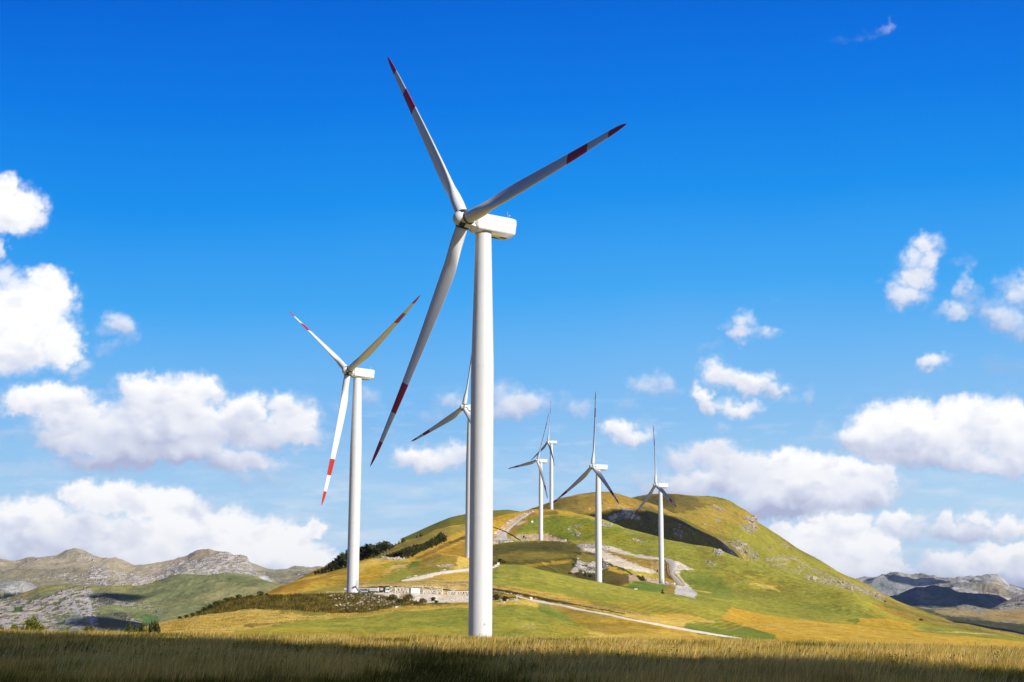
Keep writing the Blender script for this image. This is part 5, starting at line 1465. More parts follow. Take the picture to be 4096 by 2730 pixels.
# local: door end faces -X' ; long side faces -Y'
m = MB(); m.box((L_ / 2 + .1, W_ / 2, H_ / 2 + .1), (L_, W_, H_))
ct.rotation_euler.z = math.radians(58)
body = part('body', m, M_box, ct)
m = MB()
for k in range(24):
    m.box((.35 + k * .245, -.02, H_ / 2 + .1), (.1, .05, H_ - .3))
part('corrugated_side', m, M_box, body)
m = MB(); 
for y in (.12, .66, 1.2, 1.24, 1.78, 2.32):
    m.box((.06, y, H_ / 2 + .1), (.06, .05, H_ - .1))
for z in (.2, .75, 1.3, 1.85, 2.4, 2.66):
    m.box((.06, W_ / 2, z), (.05, W_, .05))
part('door_bars', m, M_grey, ct)
m = MB(); m.box((L_ / 2 + .1, W_ / 2, .05), (L_, W_, .1)); part('base_frame', m, M_grey, ct)


def lattice(u0, u1, d, h, label, w=2.2, bays=4, skew=0.0, top=None):
    a = plat(u0, d); b = plat(u1, d + skew)
    L = math.hypot(b[0] - a[0], b[1] - a[1]); an = math.atan2(b[1] - a[1], b[0] - a[0])
    t = thing('boom_section', label, 'crane boom section', a, an, 'lattice boom sections on the platform')
    r = .11
    for y in (0, w):
        for z in (.15, h):
            m = MB(); m.tube((0, y, z), (L, y, z), r * 1.25, n=6)
            part('chord', m, M_cream, t)
    m = MB()
    for y in (0, w):
        for k in range(bays):
            x0 = L * k / bays; x1 = L * (k + .5) / bays; x2 = L * (k + 1) / bays
            m.tube((x0, y, .15), (x1, y, h), r * .8, n=5); m.tube((x1, y, h), (x2, y, .15), r * .8, n=5)
    for k in range(bays):
        x0 = L * k / bays; x2 = L * (k + 1) / bays
        m.tube((x0, 0, h), (x2, w, h), r * .7, n=5)
    part('lacing', m, M_cream, t)
    for x in (0, L):
        m = MB()
        for y in (0, w):
            m.tube((x, y, 0), (x, y, h + .05), r * 1.4, n=6)
        for z in (.1, h):
            m.tube((x, 0, z), (x, w, z), r * 1.2, n=6)
        part('end_frame', m, M_cream, t)
    if top:
        m = MB(); m.tube((0 - .1, .4, h + top[0]), (L * top[2], .4, h + top[1]), .13, n=6); part('jib_beam', m, M_cream, t)
    return t


lattice(1580, 1631, 607, 2.45, 'cream lattice boom section between the crane cab and the container', bays=4, top=(.15, .0, .95))
lattice(1693, 1745, 606, 1.95, 'cream lattice boom section just right of the container', bays=5, top=(.45, -.25, .9))
lattice(1747, 1768, 604, 2.45, 'short upright lattice boom end left of the yellow hoist', bays=1, top=(.1, -.6, 1.1))
lattice(1790, 1822, 603, 1.85, 'lattice boom section immediately right of the yellow hoist', bays=2, top=(.0, .3, 1.0))
lattice(1823, 1905, 601, 1.95, 'long lattice boom section running behind the largest turbine tower', bays=8, top=(.25, .1, 1.0))
pp = plat(1769, 600)
y_ = thing('cable_hoist', 'yellow cable hoist with an orange cover between two boom sections', 'hoist', pp, .05)
m = MB(); m.box((1.15, 0, .1), (2.2, 1.2, .14)); part('skid', m, M_yellow, y_)
m = MB(); m.tube((.3, 0, .65), (1.2, 0, .65), .48, n=14); m.tube((.3, 0, .65), (.36, 0, .65), .6, n=14); m.tube((1.14, 0, .65), (1.2, 0, .65), .6, n=14); part('drum', m, M_yellow, y_)
m = MB(); m.rings([[(x, y * r, .2 + (z * r)) for (y, z) in ((-.5, 0), (.5, 0), (.45, .6), (.1, .85), (-.4, .6))] for (x, r) in ((1.3, .8), (1.6, 1.1), (1.95, 1.0), (2.2, .5))], smooth=False); part('cover', m, M_orange, y_)
pp = plat(1779, 608)
g_ = thing('equipment_box', 'small blue grey box standing behind the yellow hoist', 'box', pp, .1)
m = MB(); m.box((0, 0, .9), (.75, .7, 1.75)); part('housing', m, M_grey, g_)
m = MB(); m.box((0, 0, 1.82), (.85, .8, .08)); part('lid', m, M_dark, g_)

# ------------------------------------------------------------------ rocks
ICO_V = []
_t = (1 + 5 ** .5) / 2
for a, b in ((-1, _t), (1, _t), (-1, -_t), (1, -_t)):
    ICO_V.append((a, b, 0))
for a, b in ((-1, _t), (1, _t), (-1, -_t), (1, -_t)):
    ICO_V.append((0, a, b))
for a, b in ((_t, -1), (_t, 1), (-_t, -1), (-_t, 1)):
    ICO_V.append((a, 0, b))
ICO_V = np.array(ICO_V) / math.sqrt(1 + _t * _t)
ICO_F = np.array([(0, 11, 5), (0, 5, 1), (0, 1, 7), (0, 7, 10), (0, 10, 11), (1, 5, 9), (5, 11, 4), (11, 10, 2), (10, 7, 6), (7, 1, 8), (3, 9, 4), (3, 4, 2), (3, 2, 6), (3, 6, 8), (3, 8, 9), (4, 9, 5), (2, 4, 11), (6, 2, 10), (8, 6, 7), (9, 8, 1)])


def scatter_rocks(name, regions, label, cat='rocks'):
    V = []; F = []; C = []
    nb = 0
    for (sh, poly, n, s0, s1, col) in regions:
        us = [p[0] for p in poly]; vs = [p[1] for p in poly]
        m = in_poly(sh.U, sh.V, poly)
        js, is_ = np.nonzero(m)
        if len(js) == 0:
            continue
        w = 1.0
        nz = fbm(sh.X[js, is_] / (abs(sh.D[js, is_].mean()) / FPX * 40), sh.Z[js, is_] * 2 / (abs(sh.D[js, is_].mean()) / FPX * 40), 9, 4)
        p = np.clip(nz + .15, 0.01, 1) ** 1.5; p /= p.sum()
        k = RNG.choice(len(js), size=int(n * (.3 if sh in (sD, sE) else .7)), p=p)
        for q in k:
            j, i = js[q], is_[q]
            x = sh.X[j, i] + RNG.normal() * .3 * s1; y = sh.D[j, i] + RNG.normal() * .5 * s1
            z = sh.h(x, y)
            s = s0 + (s1 - s0) * RNG.random() ** 2.5
            v = ICO_V * (1 + RNG.normal(size=(12, 1)) * .22) * s * np.array([1 + RNG.random() * .8, 1 + RNG.random() * .5, .65 + RNG.random() * .4])
            a = RNG.random() * 6.28
            c_, s_ = math.cos(a), math.sin(a)
            v = np.stack([v[:, 0] * c_ - v[:, 1] * s_, v[:, 0] * s_ + v[:, 1] * c_, v[:, 2]], 1)
            V.append(v + np.array([x, y, z + s * .12])); F.append(ICO_F + nb); nb += 12
            cc = np.array(col) * ((0.75 + .4 * RNG.random()) * (np.array([.86, .80, .70]) if sh is sE else 1)); C.append(np.tile(cc, (12, 1)))
    if not V:
        return
    me = np_mesh(name, np.concatenate(V), np.concatenate(F), M_rock, np.clip(np.concatenate(C), 0, 1), False)
    o = link(name, me, kind='stuff'); o['label'] = label; o['category'] = cat


WR = (0.70, 0.61, 0.49); WR2 = (0.54, 0.475, 0.395)
scatter_rocks('rubble', [
    (sB, [(1558, 2348), (1673, 2349), (1790, 2358), (1880, 2367), (1880, 2385), (1558, 2380)], 600, .12, .42, (.50, .38, .25)),
    (sB, [(1558, 2346), (1673, 2347), (1790, 2355), (1880, 2364), (1880, 2368), (1780, 2359), (1673, 2351), (1558, 2350)], 120, .12, .38, WR),
    (sA, [(1500, 2376), (1640, 2374), (1880, 2386), (1880, 2410), (1760, 2412), (1640, 2402), (1540, 2386)], 1500, .05, .25, WR),
    (sA, [(1320, 2380), (1480, 2378), (1600, 2400), (1660, 2420), (1560, 2440), (1400, 2444), (1330, 2430)], 500, .10, .45, WR),
    (sA, [(1980, 2392), (2080, 2394), (2060, 2412), (1980, 2416)], 120, .1, .5, WR),
    (sB, [(1968, 2360), (2060, 2374), (2200, 2402), (2200, 2408), (2060, 2382), (1968, 2368)], 120, .08, .3, WR),
    (sB, [(1905, 2240), (1996, 2252), (1990, 2268), (1968, 2268), (1905, 2270)], 60, .5, 1.1, WR),
], 'broken pale limestone rubble on the platform bank and in its cut wall')
scatter_rocks('outcrop_rocks', [
    (sB, [(1500, 2229), (1600, 2232), (1636, 2241), (1590, 2242), (1500, 2238)], 160, .2, .8, WR2),
    (sB, [(1745, 2262), (1800, 2258), (1815, 2268), (1755, 2274)], 90, .15, .6, WR2),
    (sB, [(1600, 2318), (1680, 2298), (1780, 2278), (1870, 2266), (1870, 2270), (1780, 2283), (1680, 2303)], 110, .15, .45, WR),
    (sC, [(2310, 2236), (2385, 2252), (2440, 2250), (2438, 2272), (2385, 2290), (2330, 2294), (2305, 2268)], 500, .3, 1.5, WR2),
    (sC, [(1972, 2140), (2010, 2102), (2060, 2068), (2130, 2044), (2136, 2050), (2060, 2080), (2010, 2114), (1990, 2144)], 240, .4, 1.2, WR),
    (sC, [(2050, 2145), (2150, 2138), (2230, 2146), (2275, 2168), (2060, 2163)], 220, .3, 1.0, WR),
    (sC, [(1972, 2152), (2050, 2158), (2050, 2168), (1972, 2178)], 200, .3, 1.1, WR),
    (sC, [(2310, 2178), (2400, 2180), (2460, 2200), (2400, 2215), (2340, 2204)], 300, .3, .9, (.5, .45, .42)),
    (sC, [(2440, 2215), (2600, 2285), (2620, 2292), (2500, 2270), (2410, 2235)], 300, .2, .5, WR),
    (sC, [(2600, 2240), (2650, 2250), (2645, 2300), (2605, 2295)], 130, .2, .6, WR),
    (sC, [(2570, 2308), (2700, 2336), (2690, 2348), (2590, 2328)], 200, .3, .8, WR),
    (sC, [(2280, 2100), (2335, 2150), (2330, 2165), (2270, 2120)], 80, .3, 1.2, WR2),
    (sC, [(2400, 2088), (2450, 2100), (2440, 2112), (2405, 2104)], 90, .4, 1.4, WR2),
    (sC, [(2535, 2150), (2580, 2172), (2575, 2180), (2530, 2158)], 60, .3, 1.2, WR2),
    (sC, [(2855, 2196), (2900, 2206), (2890, 2222), (2868, 2226)], 90, .4, 1.6, WR2),
    (sC, [(2820, 2242), (2870, 2250), (2855, 2268), (2825, 2262)], 40, .3, 1.2, WR2),
    (sC, [(2500, 2150), (2900, 2220), (3300, 2380), (3000, 2420), (2600, 2200)], 60, .2, .7, WR2),
    (sD, [(2425, 2085), (2455, 2062), (2490, 2040), (2525, 2044), (2552, 2062), (2556, 2076), (2500, 2074), (2450, 2090)], 600, .6, 3.6, WR2),
    (sD, [(2480, 2020), (2700, 2070), (2800, 2130), (2750, 2190), (2560, 2100), (2420, 2060)], 130, .5, 2.0, WR2),
    (sD, [(2200, 2020), (2450, 2000), (2600, 2040), (2400, 2060), (2230, 2040)], 60, .4, 1.3, WR2),
    (sD, [(2880, 2160), (2930, 2200), (2950, 2236), (2915, 2216)], 120, .6, 3.0, WR2),
    (sE, [(2970, 2074), (3018, 2070), (3036, 2096), (3000, 2094)], 260, .8, 4.0, WR2),
    (sE, [(2958, 2102), (3012, 2098), (3028, 2124), (3010, 2138), (2978, 2124)], 200, .8, 3.2, WR2),
    (sE, [(2905, 2162), (2960, 2162), (3028, 2212), (3030, 2243), (2990, 2238), (2940, 2200)], 420, .7, 3.2, WR2),
    (sE, [(3060, 2234), (3190, 2229), (3190, 2239), (3060, 2246)], 170, .7, 2.4, WR2),
    (sE, [(3085, 2258), (3150, 2250), (3150, 2256), (3085, 2266)], 70, .7, 2.0, WR2),
    (sE, [(3220, 2300), (3380, 2334), (3530, 2382), (3540, 2394), (3400, 2365), (3225, 2322)], 560, .8, 3.6, WR2),
    (sE, [(3100, 2210), (3400, 2340), (3380, 2350), (3150, 2270)], 200, .6, 2.2, WR2),
    (sE, [(2640, 2000), (2900, 2040), (3000, 2200), (2850, 2120), (2700, 2040)], 90, .6, 2.0, WR2),
    (sE, [(2855, 2020), (2900, 2040), (2890, 2046), (2858, 2032)], 80, .7, 2.4, WR2),
], 'scattered pale limestone outcrops on the grassy hillsides')


# ------------------------------------------------------------------ trees and bushes
def crown_mesh(name, seed, nclump, nleaf, rx, rz, zc, leaf, cols, shape='round', spread=.26):
    r = np.random.default_rng(seed)
    P = []; S = []
    while len(P) < nclump:
        p = r.normal(size=3); p /= np.linalg.norm(p); p *= r.random() ** .4
        if shape == 'cone':
            h = r.random() ** .8; a = r.random() * 6.28; q = (1 - h) * (.55 + .45 * r.random())
            p = np.array([math.cos(a) * q, math.sin(a) * q, h * 2 - 1])
        P.append(p)
    P = np.array(P)
    P[:, :2] *= 1 + .25 * r.normal(size=(nclump, 1)) * .5
    cen = np.stack([P[:, 0] * rx, P[:, 1] * rx, P[:, 2] * rz + zc], 1)
    k = r.integers(0, nclump, nclump * nleaf)
    off = r.normal(size=(len(k), 3)) * spread * rx * np.array([1, 1, .75]) * .55
    c = cen[k] + off
    c[:, 2] = np.maximum(c[:, 2], .15)
    n = r.normal(size=(len(k), 3)); n /= np.linalg.norm(n, axis=1)[:, None]
    t = np.cross(n, r.normal(size=(len(k), 3))); t /= np.linalg.norm(t, axis=1)[:, None]
    b = np.cross(n, t)
    s = leaf * (.6 + .8 * r.random((len(k), 1)))
    V = np.stack([c - t * s, c + b * s * .6, c + t * s, c - b * s * .6], 1).reshape(-1, 3)
    F = np.arange(len(V)).reshape(-1, 4)
    cl = r.random(nclump)
    base = np.array(cols)[(cl * len(cols)).astype(int).clip(0, len(cols) - 1)]
    col = base[k] * (.7 + .6 * r.random((len(k), 1)))
    C = np.repeat(col, 4, axis=0)
    return np_mesh(name, V, F, M_leaf, np.clip(C, 0, 1), False)


def trunk_mesh(seed, h, r0, forks=5, spread=1.5):
    rr = random.Random(seed)
    m = MB()
    top = Vector((rr.uniform(-.2, .2), rr.uniform(-.2, .2), h * .62))
    m.tube((0, 0, -.6), top * .5, r0, r0 * .72, 8); m.tube(top * .5, top, r0 * .72, r0 * .4, 8)
    for k in range(forks):
        a = k * 2.4 + rr.random(); f = .35 + .6 * k / forks
        st = top * f
        e = st + Vector((math.cos(a) * spread * rr.uniform(.6, 1), math.sin(a) * spread * rr.uniform(.6, 1), h * .25 * rr.uniform(.7, 1.2)))
        mid = st.lerp(e, .5) + Vector((0, 0, .1))
        m.tube(st, mid, r0 * .35, r0 * .24, 6); m.tube(mid, e, r0 * .24, r0 * .1, 6)
    return m.mesh('trunk', M_bark)


DG = [(0.05, 0.065, 0.015), (0.08, 0.085, 0.022), (0.03, 0.042, 0.010), (0.12, 0.11, 0.035)]
MGc = [(0.07, 0.09, 0.015), (0.10, 0.12, 0.02), (0.05, 0.07, 0.012)]
YG = [(0.20, 0.20, 0.02), (0.13, 0.17, 0.02), (0.27, 0.24, 0.03), (0.09, 0.12, 0.015)]
BR = [(0.22, 0.13, 0.03), (0.16, 0.13, 0.03), (0.28, 0.18, 0.04), (0.10, 0.10, 0.02)]
TREES = []
for k in range(4):
    TREES.append((crown_mesh('crown', 100 + k, 46, 34, 2.5 + .3 * (k % 2), 2.9 + .3 * (k // 2), 4.0, .30, DG), trunk_mesh(k, 6.5, .22)))
BUSHES = {
    'dr': (crown_mesh('foliage', 207, 44, 40, 1.7, 1.2, 1.4, .15, DG), trunk_mesh(27, 2.2, .1, 5, .8)),
    'yg': (crown_mesh('foliage', 201, 60, 60, 1.6, 1.15, 1.2, .09, YG), trunk_mesh(21, 2.2, .09, 6, .8)),
    'mg': (crown_mesh('foliage', 202, 40, 34, 1.5, 1.2, 1.3, .14, MGc), trunk_mesh(22, 2.2, .1, 5, .8)),
    'dg': (crown_mesh('foliage', 203, 40, 36, 1.2, 1.5, 1.6, .13, DG, 'cone'), trunk_mesh(23, 2.6, .1, 4, .5)),
    'br': (crown_mesh('foliage', 204, 40, 40, 1.8, 1.0, 1.0, .13, BR), trunk_mesh(24, 1.8, .08, 5, .9)),
}


def plant(kind, name, label, cat, loc, s=1.0, sz=None, rz=None, group=None, variant=0):
    cm, tm = TREES[variant] if kind == 'tree' else BUSHES[kind]
    t = thing(name, label, cat, loc, random.random() * 6.28 if rz is None else rz, group)
    t.scale = (s, s, sz or s)
    link('crown' if kind == 'tree' else 'foliage', cm, t)
    link('trunk' if kind == 'tree' else 'stems', tm, t)
    return t


# row behind the left end of the golden ridge
row1 = [(1262, 2296, 2284), (1275, 2292, 2278), (1288, 2292, 2272), (1302, 2290, 2266), (1316, 2286, 2256), (1330, 2284, 2246), (1343, 2282, 2236), (1357, 2278, 2226), (1370, 2274, 2216), (1384, 2270, 2208),
        (1398, 2264, 2202), (1412, 2258, 2196), (1426, 2252, 2190), (1440, 2248, 2186), (1454, 2243, 2183), (1468, 2240, 2180), (1482, 2235, 2178), (1496, 2230, 2180), (1508, 2224, 2184), (1520, 2218, 2172), (1533, 2210, 2166), (1546, 2203, 2165), (1560, 2194, 2172), (1572, 2187, 2179)]
for k, (u, vb, vt) in enumerate(row1):
    d = 905 + (k % 3) * 16
    a, sl = ray(u, vb)
    h = (vb - vt) / FPX * d
    lab = 'dark green tree in the row climbing the skyline behind the second largest turbine'
    plant('tree', 'tree', lab, 'tree', (a * d, d, sl * d - 1.2), (h + 1.2) / 7.1 * .95, (h + 1.2) / 7.1, None, 'trees in the skyline row', k % 4)
row2 = [(1548, 2229, 2216), (1560, 2231, 2212), (1573, 2232, 2209), (1586, 2233, 2205), (1598, 2234, 2201), (1610, 2235, 2197), (1622, 2235, 2191), (1634, 2233, 2187), (1646, 2228, 2184), (1658, 2222, 2180), (1670, 2215, 2179),
        (1682, 2209, 2176), (1694, 2204, 2172), (1706, 2199, 2166), (1718, 2194, 2160), (1730, 2189, 2152), (1742, 2184, 2152), (1753, 2180, 2140), (1766, 2176, 2131), (1777, 2170, 2142)]
for k, (u, vb, vt) in enumerate(row2):
    p = sC.at(u, vb)
    h = (vb - vt) / FPX * p[1]
    plant('tree', 'tree', 'dark tree in the diagonal row crossing the golden slope left of the near tower', 'tree', (p[0], p[1], p[2] - .8), (h + .8) / 7.1 * 1.0, (h + .8) / 7.1, None, 'trees in the diagonal row', (k + 1) % 4)
for k, (u, v) in enumerate(((1582, 2181), (1596, 2175), (1612, 2168), (1620, 2167), (1668, 2152), (1682, 2147), (1690, 2144), (1610, 2171))):
    p = sC.at(u, v)
    plant('dg', 'bush', 'tiny dark shrub on the skyline of the golden slope between the two tree rows', 'bush', p, .55 + .3 * (k % 3), None, None, 'skyline shrubs')
# foreground edge, left
def gp(u, d):
    a = float(ray(u, 2510)[0]); return (a * d, d, float(ground_h(a * d, d)))


def fitplant(kind, u, d, vtop, wpx, name, label, cat, variant=0):
    x, y, z = gp(u, d)
    h = float(ray(u, vtop)[1]) * d - z
    hh = {'dr': 2.7, 'yg': 2.5, 'mg': 2.6, 'dg': 3.1, 'br': 2.1, 'tree': 7.1}[kind]
    ww = {'dr': 4.2, 'yg': 4.0, 'mg': 3.7, 'dg': 2.6, 'br': 4.4, 'tree': 6.0}[kind]
    return plant(kind, name, label, cat, (x, y, z), wpx / FPX * d / ww, h / hh, None, None, variant)


fitplant('yg', 122, 205, 2462, 96, 'bush', 'large yellow green bush behind the grass at the left edge', 'bush')
fitplant('yg', 62, 207, 2492, 50, 'bush', 'low yellowish bush left of the large yellow green bush', 'bush')
fitplant('yg', 2, 206, 2496, 40, 'bush', 'bush cut by the left border of the frame', 'bush')
fitplant('yg', 165, 208, 2490, 40, 'bush', 'low bush right of the large yellow green bush', 'bush')
fitplant('br', 360, 190, 2503, 70, 'bush', 'dry orange brown bush standing up from the grass at left', 'bush')
fitplant('br', 430, 190, 2514, 40, 'bush', 'small dry brown bush right of the orange brown one', 'bush')
fitplant('mg', 515, 330, 2492, 50, 'bush', 'round green bush at the foot of the golden slope', 'bush')
fitplant('mg', 565, 335, 2483, 50, 'bush', 'green bush between the round bush and the dark round tree', 'bush')
fitplant('dr', 618, 345, 2473, 62, 'tree', 'dark green round tree behind the golden slope edge', 'tree')
fitplant('mg', 540, 333, 2497, 40, 'bush', 'low green bush filling the gap at the foot of the golden slope', 'bush')


def sp(u, v, sh=None):
    p = (sh.at(u, v) if sh else surf(u, v))
    return p


EDGE = [(720, 2476, 'mg', .5), (745, 2470, 'mg', .55), (770, 2464, 'mg', .6), (795, 2459, 'mg', .7), (818, 2450, 'mg', .9), (842, 2440, 'mg', 1.0), (866, 2430, 'mg', 1.1), (888, 2420, 'br', 1.0), (905, 2412, 'mg', .9), (926, 2404, 'br', .9), (955, 2396, 'mg', .8), (1000, 2391, 'br', .7), (1040, 2386, 'mg', .9), (1066, 2384, 'mg', .55)]
for k, (u, v, kd, sc) in enumerate(EDGE):
    p = sA.at(u, v)
    plant(kd, 'bush', 'bush along the left rim of the brushy bank below the golden hill', 'bush', (p[0], p[1], p[2] - .3), sc, None, None, 'bushes on the bank rim')
for (u, v, kd, sc, lab) in ((1570, 2398, 'br', 1.0, 'dark brown bush on the stony bank below the crane cab'), (1628, 2404, 'br', 1.25, 'large brown green bush on the stony bank below the container'),
                            (1733, 2405, 'mg', .65, 'small green bush alone on the white gravel bank'), (1745, 2413, 'mg', .5, 'tiny green bush at the foot of the white gravel bank'),
                            (1690, 2412, 'br', .9, 'low golden brown bush at the lower edge of the gravel bank'), (1600, 2412, 'br', .8, 'low brown bush left of the large one on the stony bank'),
                            (1985, 2400, 'mg', .9, 'green bush right of the largest tower, below the ditch'), (2020, 2404, 'mg', .8, 'green bush between the ditch and the start of the lower road')):
    p = sp(u, v, sA)
    plant(kd, 'bush', lab, 'bush', (p[0], p[1], p[2] - .2), sc)
for (u, v, kd, sc, lab) in ((2650, 2374, 'dg', .8, 'small dark fir at the edge of the bright green field'), (2292, 2262, 'dg', .75, 'dark bush left of the rocky hollow'),
                            (2000, 2250, 'mg', 1.1, 'thin grey green bush behind the upper road sign'), (2340, 2305, 'dg', 1.2, 'dark bush in the bottom of the rocky hollow'), (2362, 2312, 'mg', 1.2, 'green bush in the bottom of the rocky hollow, nearest the tower'),
                            (2310, 2300, 'br', 1.2, 'brown bush at the left foot of the rocky hollow'), (2280, 2298, 'br', 1.0, 'brown bush between the green field rim and the rocky hollow'), (2630, 2290, 'dg', .8, 'dark bush on the bank left of the rightmost tower'),
                            (3540, 2409, 'mg', 1.2, 'round bush low on the far ridge at right'), (3685, 2483, 'br', 1.0, 'brown bush at the lower right end of the hill'), (2016, 2252, 'br', 1.0, 'brown bush right of the upper road sign')):
    p = sp(u, v)
    if p is not None:
        plant(kd, 'bush', lab, 'bush', (p[0], p[1], p[2] - .2), sc)


# ------------------------------------------------------------------ grass
def blades(name, x, y, z, h, w, lean, cols, segs=2, label='', cat='grass', facing=None, mat=None):
    n = len(x)
    a = RNG.normal(size=n) * .5 if facing is None else facing
    wx = np.cos(a) * w * .5; wy = np.sin(a) * w * .5
    lx = lean[0] * h; ly = lean[1] * h
    P = []
    rows = [(0, 1.0, 0), (.5, .75, .22), (1.0, 0.0, 1.0)] if segs == 2 else [(0, 1.0, 0), (1.0, 0.0, 1.0)]
    if segs == 2:
        v = np.empty((n, 5, 3))
        for k, (t, ww, l) in enumerate(rows[:2]):
            v[:, 2 * k] = np.stack([x + lx * l - wx * ww, y + ly * l - wy * ww, z + h * t], 1)
            v[:, 2 * k + 1] = np.stack([x + lx * l + wx * ww, y + ly * l + wy * ww, z + h * t], 1)
        v[:, 4] = np.stack([x + lx, y + ly, z + h * np.sqrt(np.maximum(1 - (lean[0]**2 + lean[1]**2) * .4, .3))], 1)
        b = np.arange(n)[:, None] * 5
        f = np.concatenate([b + np.array([[0, 1, 3]]), b + np.array([[0, 3, 2]]), b + np.array([[2, 3, 4]])], 0)
        C = np.repeat(cols, 5, axis=0)
    else:
        v = np.empty((n, 3, 3))
        v[:, 0] = np.stack([x - wx, y - wy, z], 1); v[:, 1] = np.stack([x + wx, y + wy, z], 1)
        v[:, 2] = np.stack([x + lx, y + ly, z + h], 1)
        f = np.arange(n * 3).reshape(n, 3)
        C = np.repeat(cols, 3, axis=0)
    me = np_mesh(name, v.reshape(-1, 3), f, mat or M_blade, np.clip(C, 0, 1), False)
    o = link(name, me, kind='stuff'); o['label'] = label; o['category'] = cat
    return o


def mixc(n, pal, wts):
    pal = np.array(pal); k = RNG.choice(len(pal), size=n, p=np.array(wts) / sum(wts))
    return pal[k]


def grass_field():
    N = 380000
    v = 2494 + 8 + (RNG.random(N) ** 1.15) * 290
    u = -420 + RNG.random(N) * 4940
    d = 1.75 * FPX / (v - 2494)
    d = np.where(d > 215, 150 + RNG.random(N) * 85, d) + RNG.normal(size=N) * .5
    a = ray(u, v)[0]
    x = a * d; y = d
    # clump: pull blades towards tuft centres
    cx = np.round(x / .35 + RNG.normal(size=N) * .25) * .35; x = x * .55 + cx * .45
    z = ground_h(x, y) - .03
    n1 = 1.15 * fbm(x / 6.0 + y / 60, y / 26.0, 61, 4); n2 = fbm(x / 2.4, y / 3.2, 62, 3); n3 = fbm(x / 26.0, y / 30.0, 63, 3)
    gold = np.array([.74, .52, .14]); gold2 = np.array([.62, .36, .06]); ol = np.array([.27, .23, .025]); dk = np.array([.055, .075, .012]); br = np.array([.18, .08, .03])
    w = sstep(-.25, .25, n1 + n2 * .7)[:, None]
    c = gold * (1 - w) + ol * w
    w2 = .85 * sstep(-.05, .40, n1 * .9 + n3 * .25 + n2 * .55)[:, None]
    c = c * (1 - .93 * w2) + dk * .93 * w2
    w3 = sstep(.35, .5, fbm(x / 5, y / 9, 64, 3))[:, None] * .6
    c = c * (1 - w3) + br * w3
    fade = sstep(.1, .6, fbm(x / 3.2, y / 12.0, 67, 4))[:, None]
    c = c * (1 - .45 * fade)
    k = RNG.random(N)[:, None]
    c = np.where(k < .10 * (1 - .8 * w2), gold * (.8 + .4 * RNG.random((N, 1))), c)
    c = np.where(k > .93, gold2, c)
    c = c * (.5 + .95 * RNG.random((N, 1)) ** 1.3)
    h = (.30 + .34 * RNG.random(N)) * (1.0 - .35 * w2[:, 0]) * (1 + .25 * n3)
    h = np.where(RNG.random(N) < .06, h * 1.5, h)
    wd = np.maximum(.009, d / FPX * 1.8) * (.7 + .6 * RNG.random(N))
    lean = (.02 + .26 * RNG.random(N) + n1 * .08 + .06 * RNG.normal(size=N), RNG.normal(size=N) * .12)
    near = d < 85
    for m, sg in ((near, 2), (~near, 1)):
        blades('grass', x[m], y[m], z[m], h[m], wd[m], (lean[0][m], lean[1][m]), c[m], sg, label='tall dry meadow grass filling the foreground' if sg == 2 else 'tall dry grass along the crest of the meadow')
    # single pale stems standing above the rest
    n = 26000
    v = 2560 + RNG.random(n) ** .8 * 215; u = -300 + RNG.random(n) * 4700
    d = 1.75 * FPX / (v - 2494); a = ray(u, v)[0]; x = a * d; y = d
    g = fbm(x / 7, y / 14, 66, 3)
    kp = (g < .12 + .2 * RNG.random(n)) & (1.5 * fbm(x / 7.0 + y / 60, y / 30.0, 61, 3) < .02 + .12 * RNG.random(n)); x = x[kp]; y = y[kp]; d = d[kp]; n = len(x)
    cs = mixc(n, [(.85, .66, .24), (.70, .48, .12), (.42, .46, .06), (.95, .80, .42)], [4, 3, 2, 1]) * (.7 + .5 * RNG.random((n, 1)))
    blades('grass', x, y, ground_h(x, y), .5 + .4 * RNG.random(n), np.maximum(.010, d / FPX * 1.5), (.16 + .34 * RNG.random(n), RNG.normal(size=n) * .1), cs, 2, 'pale seed stems leaning out of the meadow grass')
    # dead flower stalks
    n = 260
    v = 2535 + RNG.random(n) * 190; u = RNG.random(n) * 4096
    d = 1.75 * FPX / (v - 2494); a = ray(u, v)[0]; x = a * d; y = d; z = ground_h(x, y)
    m = MB()
    for k in range(n):
        hh = .55 + .3 * random.random(); lx = random.uniform(-.05, .12)
        m.tube((x[k], y[k], z[k]), (x[k] + lx, y[k], z[k] + hh), .006, .004, 4, cap=False)
        for q in range(3):
            r = .018
            c0 = Vector((x[k] + lx + random.uniform(-.05, .05), y[k], z[k] + hh + random.uniform(-.05, .03)))
            m.tube(c0, c0 + Vector((0, 0, r * 1.6)), r, r * .6, 5)
    me = m.mesh('dead_flower_stalks', paint_mat('dead_stalk', (.05, .03, .015), .9, .3, 3))
    o = link('dead_flower_stalks', me, kind='stuff'); o['label'] = 'dark dead flower stalks among the meadow grass'; o['category'] = 'dry plants'


grass_field()


